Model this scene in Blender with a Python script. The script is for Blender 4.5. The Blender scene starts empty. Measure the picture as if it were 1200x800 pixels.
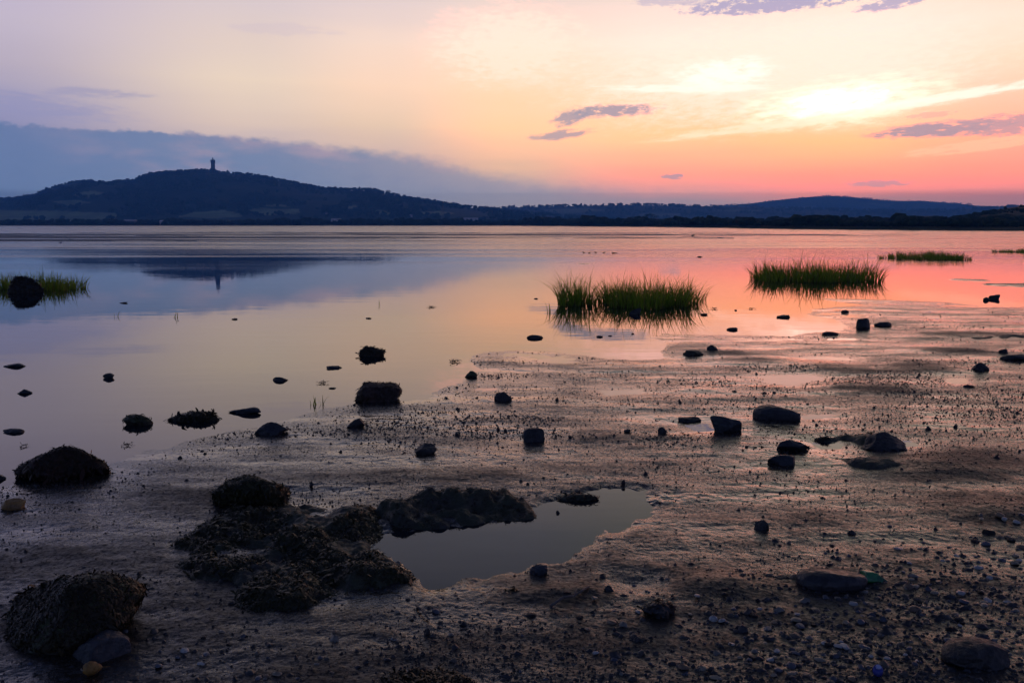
import bpy, math, random
import numpy as np
from mathutils import Vector, Matrix

random.seed(11)
RNG = np.random.default_rng(11)
SC = bpy.context.scene
COL = SC.collection
R = math.radians

# ------------------------------------------------------------------ camera, sky, sun, exposure
CAM_H = 1.5
F_PX = 1039.0
TILT = math.atan(137.0 / F_PX)
cam_d = bpy.data.cameras.new('camera')
cam_d.sensor_width = 36.0
cam_d.lens = 36.0 * F_PX / 1200.0
cam_d.clip_start = 0.05
cam_d.clip_end = 60000.0
cam = bpy.data.objects.new('camera', cam_d)
COL.objects.link(cam)
cam.location = (0, 0, CAM_H)
cam.rotation_euler = (math.pi / 2 - TILT, 0, 0)
SC.camera = cam

SC.render.engine = 'CYCLES'
SC.cycles.use_denoising = True
SC.cycles.max_bounces = 4
SC.cycles.volume_bounces = 1
SC.cycles.transparent_max_bounces = 6
SC.cycles.sample_clamp_indirect = 4.0
SC.view_settings.view_transform = 'Standard'
SC.view_settings.look = 'None'
SC.view_settings.gamma = 1.0
SC.view_settings.exposure = 0.0
SC.view_settings.use_curve_mapping = False

SUN_AZ, SUN_EL = 19.9, 7.7
sun_d = bpy.data.lights.new('sun', 'SUN')
sun_d.energy = 0.012
sun_d.angle = R(25.0)
sun_d.color = (1.0, 0.72, 0.45)
sun = bpy.data.objects.new('sun', sun_d)
COL.objects.link(sun)
sun.rotation_euler = (math.pi / 2 - R(SUN_EL), 0, math.pi - R(SUN_AZ))


def lin(c):
    out = []
    for v in c[:3]:
        v = v / 255.0
        out.append(v / 12.92 if v <= 0.04045 else ((v + 0.055) / 1.055) ** 2.4)
    return tuple(out)


class NT:
    """a thin layer over a node tree"""

    def __init__(self, tree):
        self.t = tree

    def n(self, kind, **kw):
        nd = self.t.nodes.new(kind)
        for k, v in kw.items():
            setattr(nd, k, v)
        return nd

    def put(self, sock, v):
        if isinstance(v, (int, float)):
            sock.default_value = v
        elif isinstance(v, (tuple, list)):
            if len(v) == 3 and len(sock.default_value) == 4:
                v = tuple(v) + (1.0,)
            sock.default_value = v
        else:
            self.t.links.new(v, sock)

    def m(self, op, a, b=None, c=None, clamp=False):
        nd = self.n('ShaderNodeMath', operation=op, use_clamp=clamp)
        self.put(nd.inputs[0], a)
        if b is not None:
            self.put(nd.inputs[1], b)
        if c is not None:
            self.put(nd.inputs[2], c)
        return nd.outputs[0]

    def step(self, v, a, b, lo=0.0, hi=1.0):
        nd = self.n('ShaderNodeMapRange', interpolation_type='SMOOTHSTEP')
        self.put(nd.inputs[0], v)
        for i, q in enumerate((a, b, lo, hi)):
            self.put(nd.inputs[1 + i], q)
        return nd.outputs[0]

    def mix(self, f, a, b, blend='MIX'):
        nd = self.n('ShaderNodeMix', data_type='RGBA', blend_type=blend)
        self.put(nd.inputs[0], f)
        self.put(nd.inputs[6], a)
        self.put(nd.inputs[7], b)
        return nd.outputs[2]

    def ramp(self, v, stops, interp='LINEAR'):
        nd = self.n('ShaderNodeValToRGB')
        cr = nd.color_ramp
        cr.interpolation = interp
        while len(cr.elements) > 1:
            cr.elements.remove(cr.elements[-1])
        cr.elements[0].position = stops[0][0]
        for p, _ in stops[1:]:
            cr.elements.new(p)
        for e, (p, c) in zip(cr.elements, stops):
            e.position = p
            if isinstance(c, (int, float)):
                c = (c, c, c)
            e.color = tuple(c[:3]) + (1.0,)
        self.put(nd.inputs[0], v)
        return nd.outputs[0]

    def xyz(self, x, y, z=0.0):
        nd = self.n('ShaderNodeCombineXYZ')
        for i, q in enumerate((x, y, z)):
            self.put(nd.inputs[i], q)
        return nd.outputs[0]

    def noise(self, vec, scale=1.0, detail=3.0, rough=0.55, dist=0.0):
        nd = self.n('ShaderNodeTexNoise')
        if vec is not None:
            self.put(nd.inputs['Vector'], vec)
        nd.inputs['Scale'].default_value = scale
        nd.inputs['Detail'].default_value = detail
        nd.inputs['Roughness'].default_value = rough
        nd.inputs['Distortion'].default_value = dist
        return nd.outputs[0]


def hot(c, e=5.0):
    """a sky colour the camera clips: its red is brighter than white"""
    r, g, b = lin(c)
    k = max(0.0, (c[0] - 238) / 17.0) * (1.0 if e < 8 else 0.4 if e < 12 else 0.0)
    return (r * (1 + 0.9 * k), g * (1 + 0.05 * k), b * (1 + 0.04 * k))


def px_az_el(px, py):
    xr, yr = (px - 600.0) / F_PX, (400.0 - py) / F_PX
    fy = math.cos(TILT) + yr * math.sin(TILT)
    z = yr * math.cos(TILT) - math.sin(TILT)
    return math.degrees(math.atan2(xr, fy)), math.degrees(math.atan2(z, math.hypot(xr, fy)))


# the sky: a dusk dome built from direction, with cloud banks and wisps
world = bpy.data.worlds.new('World')
SC.world = world
world.use_nodes = True
world.cycles.sampling_method = 'NONE'
wt = world.node_tree
wt.nodes.clear()
W = NT(wt)
tc = W.n('ShaderNodeTexCoord')
sep = W.n('ShaderNodeSeparateXYZ')
nrm = W.n('ShaderNodeVectorMath', operation='NORMALIZE')
wt.links.new(tc.outputs['Generated'], nrm.inputs[0])
wt.links.new(nrm.outputs[0], sep.inputs[0])
DEG = 57.29578
AZ = W.m('MULTIPLY', W.m('ARCTAN2', sep.outputs[0], sep.outputs[1]), DEG)
EL0 = W.m('MAXIMUM', W.m('MULTIPLY', W.m('ARCSINE', sep.outputs[2]), DEG), 0.0)
streak = W.noise(W.xyz(W.m('MULTIPLY', AZ, 0.06), W.m('MULTIPLY', EL0, 0.55)), 1.0, 4.0, 0.55)
EL = W.m('MAXIMUM', W.m('ADD', EL0, W.m('MULTIPLY', W.m('SUBTRACT', streak, 0.5), 1.5)), 0.0)
T = W.m('DIVIDE', EL, 40.0)
HIGH = [(20, None), (30, None), (40, None)]
COLS = [
    (-30, [(0, (112, 118, 166)), (3.5, (122, 128, 172)), (6, (148, 146, 184)), (8.5, (184, 172, 190)), (11, (196, 184, 202)), (13.5, (194, 182, 206)), (20, (150, 150, 186)), (30, (80, 90, 130)), (40, (52, 62, 96))]),
    (-16, [(0, (150, 140, 172)), (3.5, (162, 150, 180)), (6, (222, 198, 186)), (8.5, (238, 215, 194)), (11, (229, 208, 198)), (13.5, (218, 202, 206)), (20, (168, 164, 180)), (30, (84, 94, 126)), (40, (54, 63, 98))]),
    (-8, [(0, (154, 143, 172)), (2, (166, 152, 174)), (3.6, (202, 172, 174)), (6, (236, 204, 178)), (8.5, (244, 218, 190)), (11, (242, 221, 203)), (13.5, (231, 210, 207)), (20, (172, 169, 182)), (30, (88, 97, 125)), (40, (55, 63, 98))]),
    (0, [(0, (158, 146, 172)), (2, (178, 158, 170)), (3.6, (238, 190, 160)), (6, (247, 215, 166)), (8.5, (249, 223, 184)), (11, (252, 232, 208)), (13.5, (244, 219, 207)), (20, (176, 173, 184)), (30, (92, 99, 124)), (40, (56, 64, 98))]),
    (10, [(0, (158, 142, 166)), (1.5, (184, 150, 160)), (3.0, (246, 168, 140)), (5.5, (254, 211, 152)), (8.5, (255, 231, 203)), (11, (255, 241, 224)), (13.5, (252, 226, 213)), (20, (180, 178, 170)), (30, (96, 101, 120)), (40, (57, 64, 96))]),
    (20, [(0, (164, 138, 156)), (1.4, (205, 144, 145)), (2.7, (253, 160, 130)), (5, (255, 203, 139)), (6.5, (255, 218, 176)), (8.5, (255, 240, 220)), (11, (255, 243, 228)), (13.5, (255, 231, 208)), (20, (184, 180, 160)), (30, (98, 102, 116)), (40, (57, 64, 96))]),
    (30, [(0, (164, 134, 150)), (1.4, (206, 138, 140)), (3.0, (250, 156, 130)), (5, (253, 186, 150)), (7, (253, 204, 172)), (9, (255, 228, 198)), (11, (255, 235, 214)), (13.5, (254, 226, 204)), (20, (180, 175, 158)), (30, (94, 98, 116)), (40, (56, 64, 98))]),
    (58, [(0, (140, 122, 150)), (3, (190, 140, 150)), (8, (205, 175, 180)), (14, (190, 172, 188)), (22, (140, 138, 170)), (30, (98, 104, 145)), (40, (72, 83, 127))]),
]
base = None
for i, (a, stops) in enumerate(COLS):
    c = W.ramp(T, [(e / 40.0, hot(q, e)) for e, q in stops])
    if base is None:
        base = c
    else:
        base = W.mix(W.step(AZ, COLS[i - 1][0], a), base, c)
dusk = W.ramp(T, [(0.0, lin((92, 98, 142))), (0.2, lin((92, 104, 156))), (0.5, lin((62, 78, 126))), (1.0, lin((42, 54, 92)))])
sky = W.mix(W.step(W.m('ABSOLUTE', AZ), 34.0, 100.0), base, dusk)

# the high sky is a physical twilight sky
nish = W.n('ShaderNodeTexSky', sky_type='NISHITA', sun_disc=False)
nish.sun_elevation = R(SUN_EL)
nish.sun_rotation = R(SUN_AZ)
nish.dust_density = 2.0
nk = W.mix(1.0, nish.outputs[0], (0.05, 0.05, 0.05), 'MULTIPLY')
sky = W.mix(W.step(EL0, 30.0, 70.0, 0.0, 0.2), sky, nk)

# the long cloud bank over the hill
def pxs_el(pts):
    return [px_az_el(*p) for p in pts]

edge_pts = pxs_el([(-60, 138), (0, 142), (110, 149), (200, 152), (330, 161), (420, 169), (520, 181), (560, 192), (640, 206), (750, 214), (900, 221), (1100, 226), (1300, 232)])
edge_v = W.ramp(W.m('DIVIDE', W.m('ADD', AZ, 40.0), 80.0), [((a + 40) / 80.0, (e / 10.0,) * 3) for a, e in edge_pts])
edge = W.m('MULTIPLY', edge_v, 10.0)
fl1 = W.noise(W.xyz(W.m('MULTIPLY', AZ, 0.9), W.m('MULTIPLY', EL0, 1.5)), 1.0, 6.0, 0.62)
fl2 = W.noise(W.xyz(W.m('MULTIPLY', AZ, 0.16), W.m('MULTIPLY', EL0, 0.55), 7.3), 1.0, 4.0, 0.55)
lip = W.m('ADD', W.m('SUBTRACT', edge, EL0), W.m('MULTIPLY', W.m('SUBTRACT', fl1, 0.5), 1.1))
bank = W.step(lip, 0.0, W.step(AZ, -22.0, 2.0, 0.3, 1.2))
bank = W.m('MULTIPLY', bank, W.step(AZ, -16.0, 12.0, 0.92, 0.36))
bcol = W.ramp(W.m('DIVIDE', W.m('ADD', AZ, 32.0), 62.0), [(0.0, lin((98, 118, 164))), (0.25, lin((112, 130, 168))), (0.5, lin((138, 144, 168))), (1.0, lin((164, 146, 154)))])
bcol = W.mix(W.m('MULTIPLY', W.step(fl2, 0.46, 0.72), W.m('MULTIPLY', W.step(AZ, -30.0, -18.0), 0.55)), bcol, lin((188, 158, 172)))
bcol = W.mix(W.m('MULTIPLY', W.step(fl1, 0.42, 0.68), 0.16), bcol, lin((88, 112, 160)))
sky = W.mix(bank, sky, bcol)


def wisp(sky, px, py, wpx, hpx, col, op, tilt=0.0, lo=0.36, hi=0.62, seed=0.0, sx=0.5, sy=1.6, gain=1.0):
    a, e = px_az_el(px, py)
    k = DEG / F_PX
    da = W.m('SUBTRACT', AZ, a)
    de = W.m('SUBTRACT', W.m('SUBTRACT', EL0, e), W.m('MULTIPLY', da, tilt))
    u = W.m('DIVIDE', da, wpx * k)
    v = W.m('DIVIDE', de, hpx * k)
    r2 = W.m('ADD', W.m('MULTIPLY', u, u), W.m('MULTIPLY', v, v))
    g = W.m('EXPONENT', W.m('MULTIPLY', r2, -0.9))
    nz = W.noise(W.xyz(W.m('MULTIPLY', AZ, sx), W.m('MULTIPLY', de, sy), seed), 2.2, 6.0, 0.68)
    msk = W.step(W.m('MULTIPLY', g, W.m('ADD', W.m('MULTIPLY', W.m('SUBTRACT', nz, 0.5), 2.2), 0.78)), lo, hi)
    c = tuple(q * gain for q in hot(col, 5))
    return W.mix(W.m('MULTIPLY', msk, op), sky, c)


# glowing cloud round the hidden sun
sky = wisp(sky, 600, 55, 95, 45, (255, 240, 220), 0.65, 0.0, 0.2, 0.7, 3.0)
sky = wisp(sky, 900, 85, 230, 60, (255, 244, 224), 0.7, 0.05, 0.2, 0.75, 5.0)
sky = wisp(sky, 845, 88, 62, 20, (255, 252, 240), 0.8, 0.06, 0.2, 0.75, 1.0, 0.5, 1.4, 1.15)
sky = wisp(sky, 800, 104, 110, 5, (255, 250, 236), 0.8, -0.02, 0.2, 0.7, 2.0, 0.3, 2.5, 1.1)
sky = wisp(sky, 985, 120, 110, 26, (255, 246, 220), 0.9, 0.08, 0.18, 0.75, 4.0, 0.35, 1.6, 1.25)
sky = wisp(sky, 980, 119, 62, 17, (255, 250, 232), 1.0, 0.08, 0.22, 0.95, 6.0, 0.5, 1.8, 1.7)
sky = wisp(sky, 1100, 116, 150, 6, (255, 250, 236), 0.75, 0.12, 0.2, 0.72, 8.0, 0.3, 2.4, 1.15)
sky = wisp(sky, 900, 148, 130, 6, (255, 240, 210), 0.7, 0.1, 0.2, 0.72, 9.0, 0.3, 2.4, 1.05)
sky = wisp(sky, 1150, 170, 90, 7, (255, 205, 165), 0.6, 0.1, 0.3, 0.6, 12.0, 0.3, 2.4, 1.0)
# dark scraps of cloud
LAV = (164, 155, 170)
sky = wisp(sky, 716, 130, 62, 8.5, LAV, 0.9, 0.03, 0.28, 0.68, 14.0, 0.55, 1.5)
sky = wisp(sky, 668, 138, 26, 10, LAV, 0.85, 0.25, 0.28, 0.68, 15.0, 0.6, 1.5)
sky = wisp(sky, 656, 158, 42, 6.5, LAV, 0.8, 0.12, 0.28, 0.7, 16.0, 0.5, 1.8)
sky = wisp(sky, 905, 4, 120, 12, (180, 168, 200), 0.9, 0.02, 0.36, 0.62, 20.0, 0.7, 1.6)
sky = wisp(sky, 1050, 1, 48, 10, (184, 170, 200), 0.85, 0.1, 0.36, 0.62, 21.0, 0.6, 1.6)
sky = wisp(sky, 790, 0, 60, 8, (205, 188, 205), 0.7, 0.0, 0.36, 0.62, 22.0, 0.6, 1.6)
sky = wisp(sky, 1096, 152, 74, 9, (166, 152, 168), 0.9, 0.03, 0.25, 0.66, 25.0, 0.4, 1.5)
sky = wisp(sky, 1186, 146, 70, 13, (196, 158, 166), 0.85, 0.06, 0.34, 0.6, 26.0, 0.5, 1.6)
sky = wisp(sky, 1090, 135, 30, 4, (232, 180, 165), 0.6, 0.05, 0.36, 0.6, 28.0, 0.8, 2.0)
sky = wisp(sky, 789, 207, 16, 4, (178, 152, 170), 0.8, 0.0, 0.34, 0.6, 30.0, 0.6, 2.0)
sky = wisp(sky, 1030, 215, 40, 4.5, (190, 150, 165), 0.7, 0.0, 0.34, 0.6, 31.0, 0.6, 2.0)
sky = wisp(sky, 115, 109, 55, 6, (150, 148, 186), 0.5, 0.0, 0.25, 0.75, 33.0, 0.4, 2.0)
sky = wisp(sky, 20, 122, 110, 16, (146, 146, 188), 0.6, -0.08, 0.2, 0.8, 35.0, 0.3, 1.8)
sky = wisp(sky, 330, 35, 70, 9, (198, 182, 204), 0.22, 0.0, 0.34, 0.66, 37.0, 0.3, 1.6)
# the low sky is seen through kilometres of air: its own light is stronger than what arrives
air = W.m('EXPONENT', W.m('MINIMUM', W.m('DIVIDE', 0.055, W.m('MAXIMUM', sep.outputs[2], 0.004)), 1.55))
low = W.m('EXPONENT', W.m('MULTIPLY', EL0, -0.2))
airc = W.n('ShaderNodeCombineColor')
W.put(airc.inputs[0], air)
W.put(airc.inputs[1], W.m('MULTIPLY', air, W.m('SUBTRACT', 1.0, W.m('MULTIPLY', low, 0.06))))
W.put(airc.inputs[2], W.m('MULTIPLY', air, W.m('SUBTRACT', 1.0, W.m('MULTIPLY', low, 0.36))))
sky = W.mix(1.0, sky, airc.outputs[0], 'MULTIPLY')
bg = W.n('ShaderNodeBackground')
wt.links.new(sky, bg.inputs[0])
bg.inputs[1].default_value = 1.0
wo = W.n('ShaderNodeOutputWorld')
wt.links.new(bg.outputs[0], wo.inputs[0])


# ------------------------------------------------------------------ helpers
def at(px, py, Y):
    """the point straight behind this direction of view at depth Y"""
    xr, yr = (px - 600.0) / F_PX, (400.0 - py) / F_PX
    fy = math.cos(TILT) + yr * math.sin(TILT)
    z = yr * math.cos(TILT) - math.sin(TILT)
    return Vector((xr / fy * Y, Y, CAM_H + z / fy * Y))


def ground(px, py, z=0.0):
    xr, yr = (px - 600.0) / F_PX, (400.0 - py) / F_PX
    fy = math.cos(TILT) + yr * math.sin(TILT)
    dz = yr * math.cos(TILT) - math.sin(TILT)
    t = (z - CAM_H) / dz
    return np.array((xr * t, fy * t))


def hash2(ix, iy, seed):
    h = (ix.astype(np.int64) * 374761393 + iy.astype(np.int64) * 668265263 + seed * 974711) & 0x7fffffff
    h = ((h ^ (h >> 13)) * 1274126177) & 0x7fffffff
    h = h ^ (h >> 16)
    return (h & 0xffff) / 65535.0


def vnoise(x, y, seed=0):
    xi, yi = np.floor(x), np.floor(y)
    fx, fy = x - xi, y - yi
    fx = fx * fx * fx * (fx * (fx * 6 - 15) + 10)
    fy = fy * fy * fy * (fy * (fy * 6 - 15) + 10)
    a, b = hash2(xi, yi, seed), hash2(xi + 1, yi, seed)
    c, d = hash2(xi, yi + 1, seed), hash2(xi + 1, yi + 1, seed)
    return (a * (1 - fx) + b * fx) * (1 - fy) + (c * (1 - fx) + d * fx) * fy - 0.5


def fbm(x, y, seed=0, octv=4, gain=0.5):
    s, amp = 0.0, 1.0
    for o in range(octv):
        ca, sa = math.cos(0.7 * o), math.sin(0.7 * o)
        s = s + amp * vnoise((x * ca - y * sa) * 2 ** o, (x * sa + y * ca) * 2 ** o, seed + 17 * o)
        amp *= gain
    return s


def fbm3(p, scale, seed=0, octv=3):
    x, y, z = p[:, 0] * scale, p[:, 1] * scale, p[:, 2] * scale
    return (fbm(x + 0.3 * z, y + 0.5 * z, seed, octv) + fbm(y + 11.1 - 0.4 * x, z + 3.7, seed + 5, octv) + fbm(z + 5.2 + 0.4 * y, x + 9.4, seed + 9, octv)) * 0.7


def poly_sd(X, Y, poly):
    """signed distance to a closed polygon, positive inside"""
    P = np.asarray(poly, float)
    best = np.full(X.shape, 1e9)
    inside = np.zeros(X.shape, bool)
    n = len(P)
    for i in range(n):
        (x0, y0), (x1, y1) = P[i], P[(i + 1) % n]
        ex, ey = x1 - x0, y1 - y0
        L = ex * ex + ey * ey + 1e-12
        t = np.clip(((X - x0) * ex + (Y - y0) * ey) / L, 0, 1)
        d = (X - x0 - t * ex) ** 2 + (Y - y0 - t * ey) ** 2
        best = np.minimum(best, d)
        cross = ((y0 > Y) != (y1 > Y)) & (X < (x1 - x0) * (Y - y0) / (y1 - y0 + 1e-15) + x0)
        inside ^= cross
    d = np.sqrt(best)
    return np.where(inside, d, -d)


def smooth(v, a, b):
    t = np.clip((v - a) / (b - a), 0, 1)
    return t * t * (3 - 2 * t)


def densify(poly, n=4):
    out = []
    for i in range(len(poly)):
        a, b = np.array(poly[i], float), np.array(poly[(i + 1) % len(poly)], float)
        for k in range(n):
            out.append(a + (b - a) * k / n)
    return out


def mesh_np(name, verts, faces, mat=None, smooth_shade=True, attrs=None):
    """verts (n,3); faces (m,3) or (m,4) arrays (or a list of such arrays)"""
    if not isinstance(faces, list):
        faces = [faces]
    me = bpy.data.meshes.new(name)
    verts = np.asarray(verts, np.float32)
    me.vertices.add(len(verts))
    me.vertices.foreach_set('co', verts.ravel())
    idx = np.concatenate([np.asarray(f, np.int32).ravel() for f in faces])
    tot = np.concatenate([np.full(len(f), np.asarray(f).shape[1], np.int32) for f in faces])
    start = np.concatenate([[0], np.cumsum(tot)[:-1]]).astype(np.int32)
    me.loops.add(len(idx))
    me.loops.foreach_set('vertex_index', idx)
    me.polygons.add(len(tot))
    me.polygons.foreach_set('loop_start', start)
    me.polygons.foreach_set('loop_total', tot)
    me.update(calc_edges=True)
    me.validate()
    if smooth_shade:
        me.polygons.foreach_set('use_smooth', np.ones(len(me.polygons), bool))
    for k, v in (attrs or {}).items():
        a = me.attributes.new(k, 'FLOAT', 'POINT')
        a.data.foreach_set('value', np.asarray(v, np.float32))
    if mat is not None:
        me.materials.append(mat)
    return me


def link(name, me, parent=None, loc=None):
    o = bpy.data.objects.new(name, me)
    COL.objects.link(o)
    if parent is not None:
        o.parent = parent
    if loc is not None:
        o.location = loc
    return o


def tag(o, label, cat, group=None):
    o['label'] = label
    o['category'] = cat
    if group:
        o['group'] = group
    return o


def kind(o, k):
    o['kind'] = k
    return o


def empty(name, loc, rz=0.0):
    o = bpy.data.objects.new(name, None)
    o.empty_display_size = 0.1
    COL.objects.link(o)
    o.location = loc
    o.rotation_euler = (0, 0, rz)
    return o


def grid_faces(nr, nc, wrap=False):
    r = np.arange(nr - 1)[:, None]
    c = np.arange(nc if wrap else nc - 1)[None, :]
    c1 = (c + 1) % nc
    return np.stack([r * nc + c, r * nc + c1, (r + 1) * nc + c1, (r + 1) * nc + c], -1).reshape(-1, 4)


def new_mat(name):
    m = bpy.data.materials.new(name)
    m.use_nodes = True
    m.node_tree.nodes.clear()
    N = NT(m.node_tree)
    out = N.n('ShaderNodeOutputMaterial')
    bs = N.n('ShaderNodeBsdfPrincipled')
    m.node_tree.links.new(bs.outputs[0], out.inputs[0])
    return m, N, bs, out


def bump(N, bs, h, strength, dist):
    b = N.n('ShaderNodeBump')
    b.inputs['Strength'].default_value = strength
    b.inputs['Distance'].default_value = dist
    N.put(b.inputs['Height'], h)
    N.t.links.new(b.outputs[0], bs.inputs['Normal'])
    return b


def simple(name, c1, c2=None, scale=10.0, rough=0.5, bs_scale=None, bs_dist=0.004, spec=0.5, island=False, rough2=None):
    m, N, bs, out = new_mat(name)
    co = N.n('ShaderNodeTexCoord').outputs['Object']
    c2 = c2 or tuple(q * 0.55 for q in c1)
    nz = N.noise(co, scale, 5.0, 0.6)
    f = N.step(nz, 0.38, 0.62)
    if island:
        f = N.n('ShaderNodeNewGeometry').outputs['Random Per Island']
    N.put(bs.inputs['Base Color'], N.mix(f, c1, c2))
    if rough2 is not None:
        N.put(bs.inputs['Roughness'], N.step(nz, 0.35, 0.65, rough, rough2))
    else:
        bs.inputs['Roughness'].default_value = rough
    bs.inputs['Specular IOR Level'].default_value = spec
    if bs_scale:
        bump(N, bs, N.noise(co, bs_scale, 5.0, 0.65), 0.8, bs_dist)
    return m


# ------------------------------------------------------------------ the mud flat and the lake
SHORE = [(-700, 680), (-300, 610), (-60, 580), (0, 574), (28, 567), (110, 560), (128, 545), (160, 530), (230, 513), (300, 500), (345, 489), (388, 478), (425, 472), (500, 468),
         (514, 456), (540, 446), (562, 434), (556, 424), (553, 417), (572, 412), (600, 410), (640, 412.5), (700, 419), (742, 424), (776, 419), (786, 406), (766, 394), (775, 390.5),
         (800, 391.5), (860, 392), (928, 393.5), (962, 389), (990, 386), (985, 379), (975, 374), (946, 368), (952, 362), (1010, 357), (960, 350.5), (975, 348.5), (1040, 350), (1100, 353), (1150, 359),
         (1200, 360), (1300, 364), (1600, 400), (2200, 470)]
LAKE = [tuple(ground(*p)) for p in SHORE] + [(60, 8), (400, 30), (400, 400), (-400, 400), (-400, 3.0), (-20, 3.0)]
POOLS = [
    [(446, 628), (470, 622), (520, 624), (565, 616), (625, 603), (640, 588), (700, 577), (752, 576), (762, 583), (745, 598), (715, 618), (690, 640), (650, 655), (600, 662), (560, 671), (515, 684), (498, 672), (470, 655), (448, 640)],
    [(588, 514), (640, 512), (645, 518), (596, 519)],
    [(944, 518), (990, 517), (1004, 523), (985, 528), (952, 527)],
    [(1052, 514), (1072, 515), (1076, 523), (1056, 526)],
    [(928, 487), (972, 484), (984, 490), (940, 494)],
    [(885, 440), (955, 436), (965, 444), (935, 452), (890, 449)],
    [(936, 419), (960, 417), (990, 418), (985, 422), (945, 422)],
    [(612, 422), (660, 421), (668, 425), (622, 426)],
    [(694, 457), (752, 455), (762, 461), (712, 463)],
    [(338, 582), (392, 577), (408, 585), (356, 592)],
    [(798, 498), (828, 496), (838, 504), (806, 507)],
    [(1105, 443), (1134, 442), (1138, 449), (1112, 450)],
    [(722, 682), (752, 680), (760, 687), (730, 690)],
]
POOLS = [[tuple(ground(*p)) for p in q] for q in POOLS]
HUMMOCKS = [  # dark ridges of mud: px, py, half width px, half depth px, height m
    (985, 434, 60, 6, 0.03), (1085, 432, 40, 6, 0.03), (1015, 455, 60, 7, 0.035), (1110, 548, 90, 16, 0.04), (900, 424, 60, 5, 0.025), (600, 424, 50, 5, 0.02), (740, 430, 60, 6, 0.02),
    (1130, 393, 70, 4, 0.03), (1120, 412, 50, 4, 0.025), (830, 412, 50, 6, 0.03), (655, 700, 60, 10, 0.03), (850, 690, 60, 14, 0.03), (1160, 600, 60, 14, 0.03), (720, 515, 60, 7, 0.015), (520, 560, 80, 9, 0.015),
]


def H(X, Y, fine=True):
    """height of the mud above the lake"""
    X = np.asarray(X, float)
    Y = np.asarray(Y, float)
    wob = 0.12 * fbm(X * 1.7, Y * 1.7, 3, 4) + 0.05 * fbm(X * 9, Y * 7, 4, 4, 0.65)
    sd = -poly_sd(X, Y, LAKE) + wob
    r = np.hypot(X, Y)
    h = np.where(sd < 0, np.maximum(sd * 0.09, -0.35), 0.007 * (1 - np.exp(-np.maximum(sd, 0) / 0.5)))
    land = smooth(sd, -0.05, 0.5)
    h = h + land * (0.0025 * np.clip(8.0 - Y, 0, 14))
    h = h + land * 0.010 * fbm(X * 0.7, Y * 1.9, 21, 3)
    h = h + land * 0.005 * fbm(X * 3.3, Y * 5.0, 33, 3)
    h = h + land * 0.0035 * fbm(X * 1.6 + 0.4 * Y, Y * 9.0, 37, 3)
    for px, py, w, d, hh in HUMMOCKS:
        c = ground(px, py)
        ww = w * c[1] / F_PX
        dd = abs(ground(px, py - d)[1] - c[1])
        h = h + 0.7 * hh * np.exp(-((X - c[0]) / ww) ** 2 - ((Y - c[1]) / dd) ** 2)
    for k, q in enumerate(POOLS):
        cy_ = np.mean([b_ for a_, b_ in q])
        big = k == 0
        s = poly_sd(X, Y, q) + (0.11 if big else 0.06 * cy_ / 5) * fbm(X * 22 / cy_, Y * 14 / cy_, 71 + k, 5, 0.62)
        m = smooth(s, -0.17, 0.06) if big else smooth(s, -0.05 * cy_, 0.03 * cy_)
        h = h * (1 - m) + m * (-0.011 if big else -0.0028)
    if fine:
        wet = smooth(h, -0.01, 0.02)
        h = h + wet * 0.004 * fbm(X * 13.0, Y * 13.0, 40, 2)
        h = h + wet * 0.0022 * fbm(X * 42.0, Y * 42.0, 45, 3, 0.6)
    return h


# polar grid round the camera, finest where one looks
fr = np.linspace(-36.5, 36.5, 980)
side = np.concatenate([np.linspace(36.5, 323.5, 62)[1:-1]])
ang = np.radians(np.concatenate([fr, side]))
ypx = np.linspace(830, 345, 1000)
rr = CAM_H / np.tan(np.arctan((ypx - 400) / F_PX) + TILT)
rr = np.concatenate([[0.02, 0.5, 1.1, 1.8, 2.2], rr[rr > 2.3], [21, 24, 30, 45]])
A, RR = np.meshgrid(ang, rr)
X, Y = RR * np.sin(A), RR * np.cos(A)
Z = H(X.ravel(), Y.ravel()).reshape(X.shape)


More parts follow.
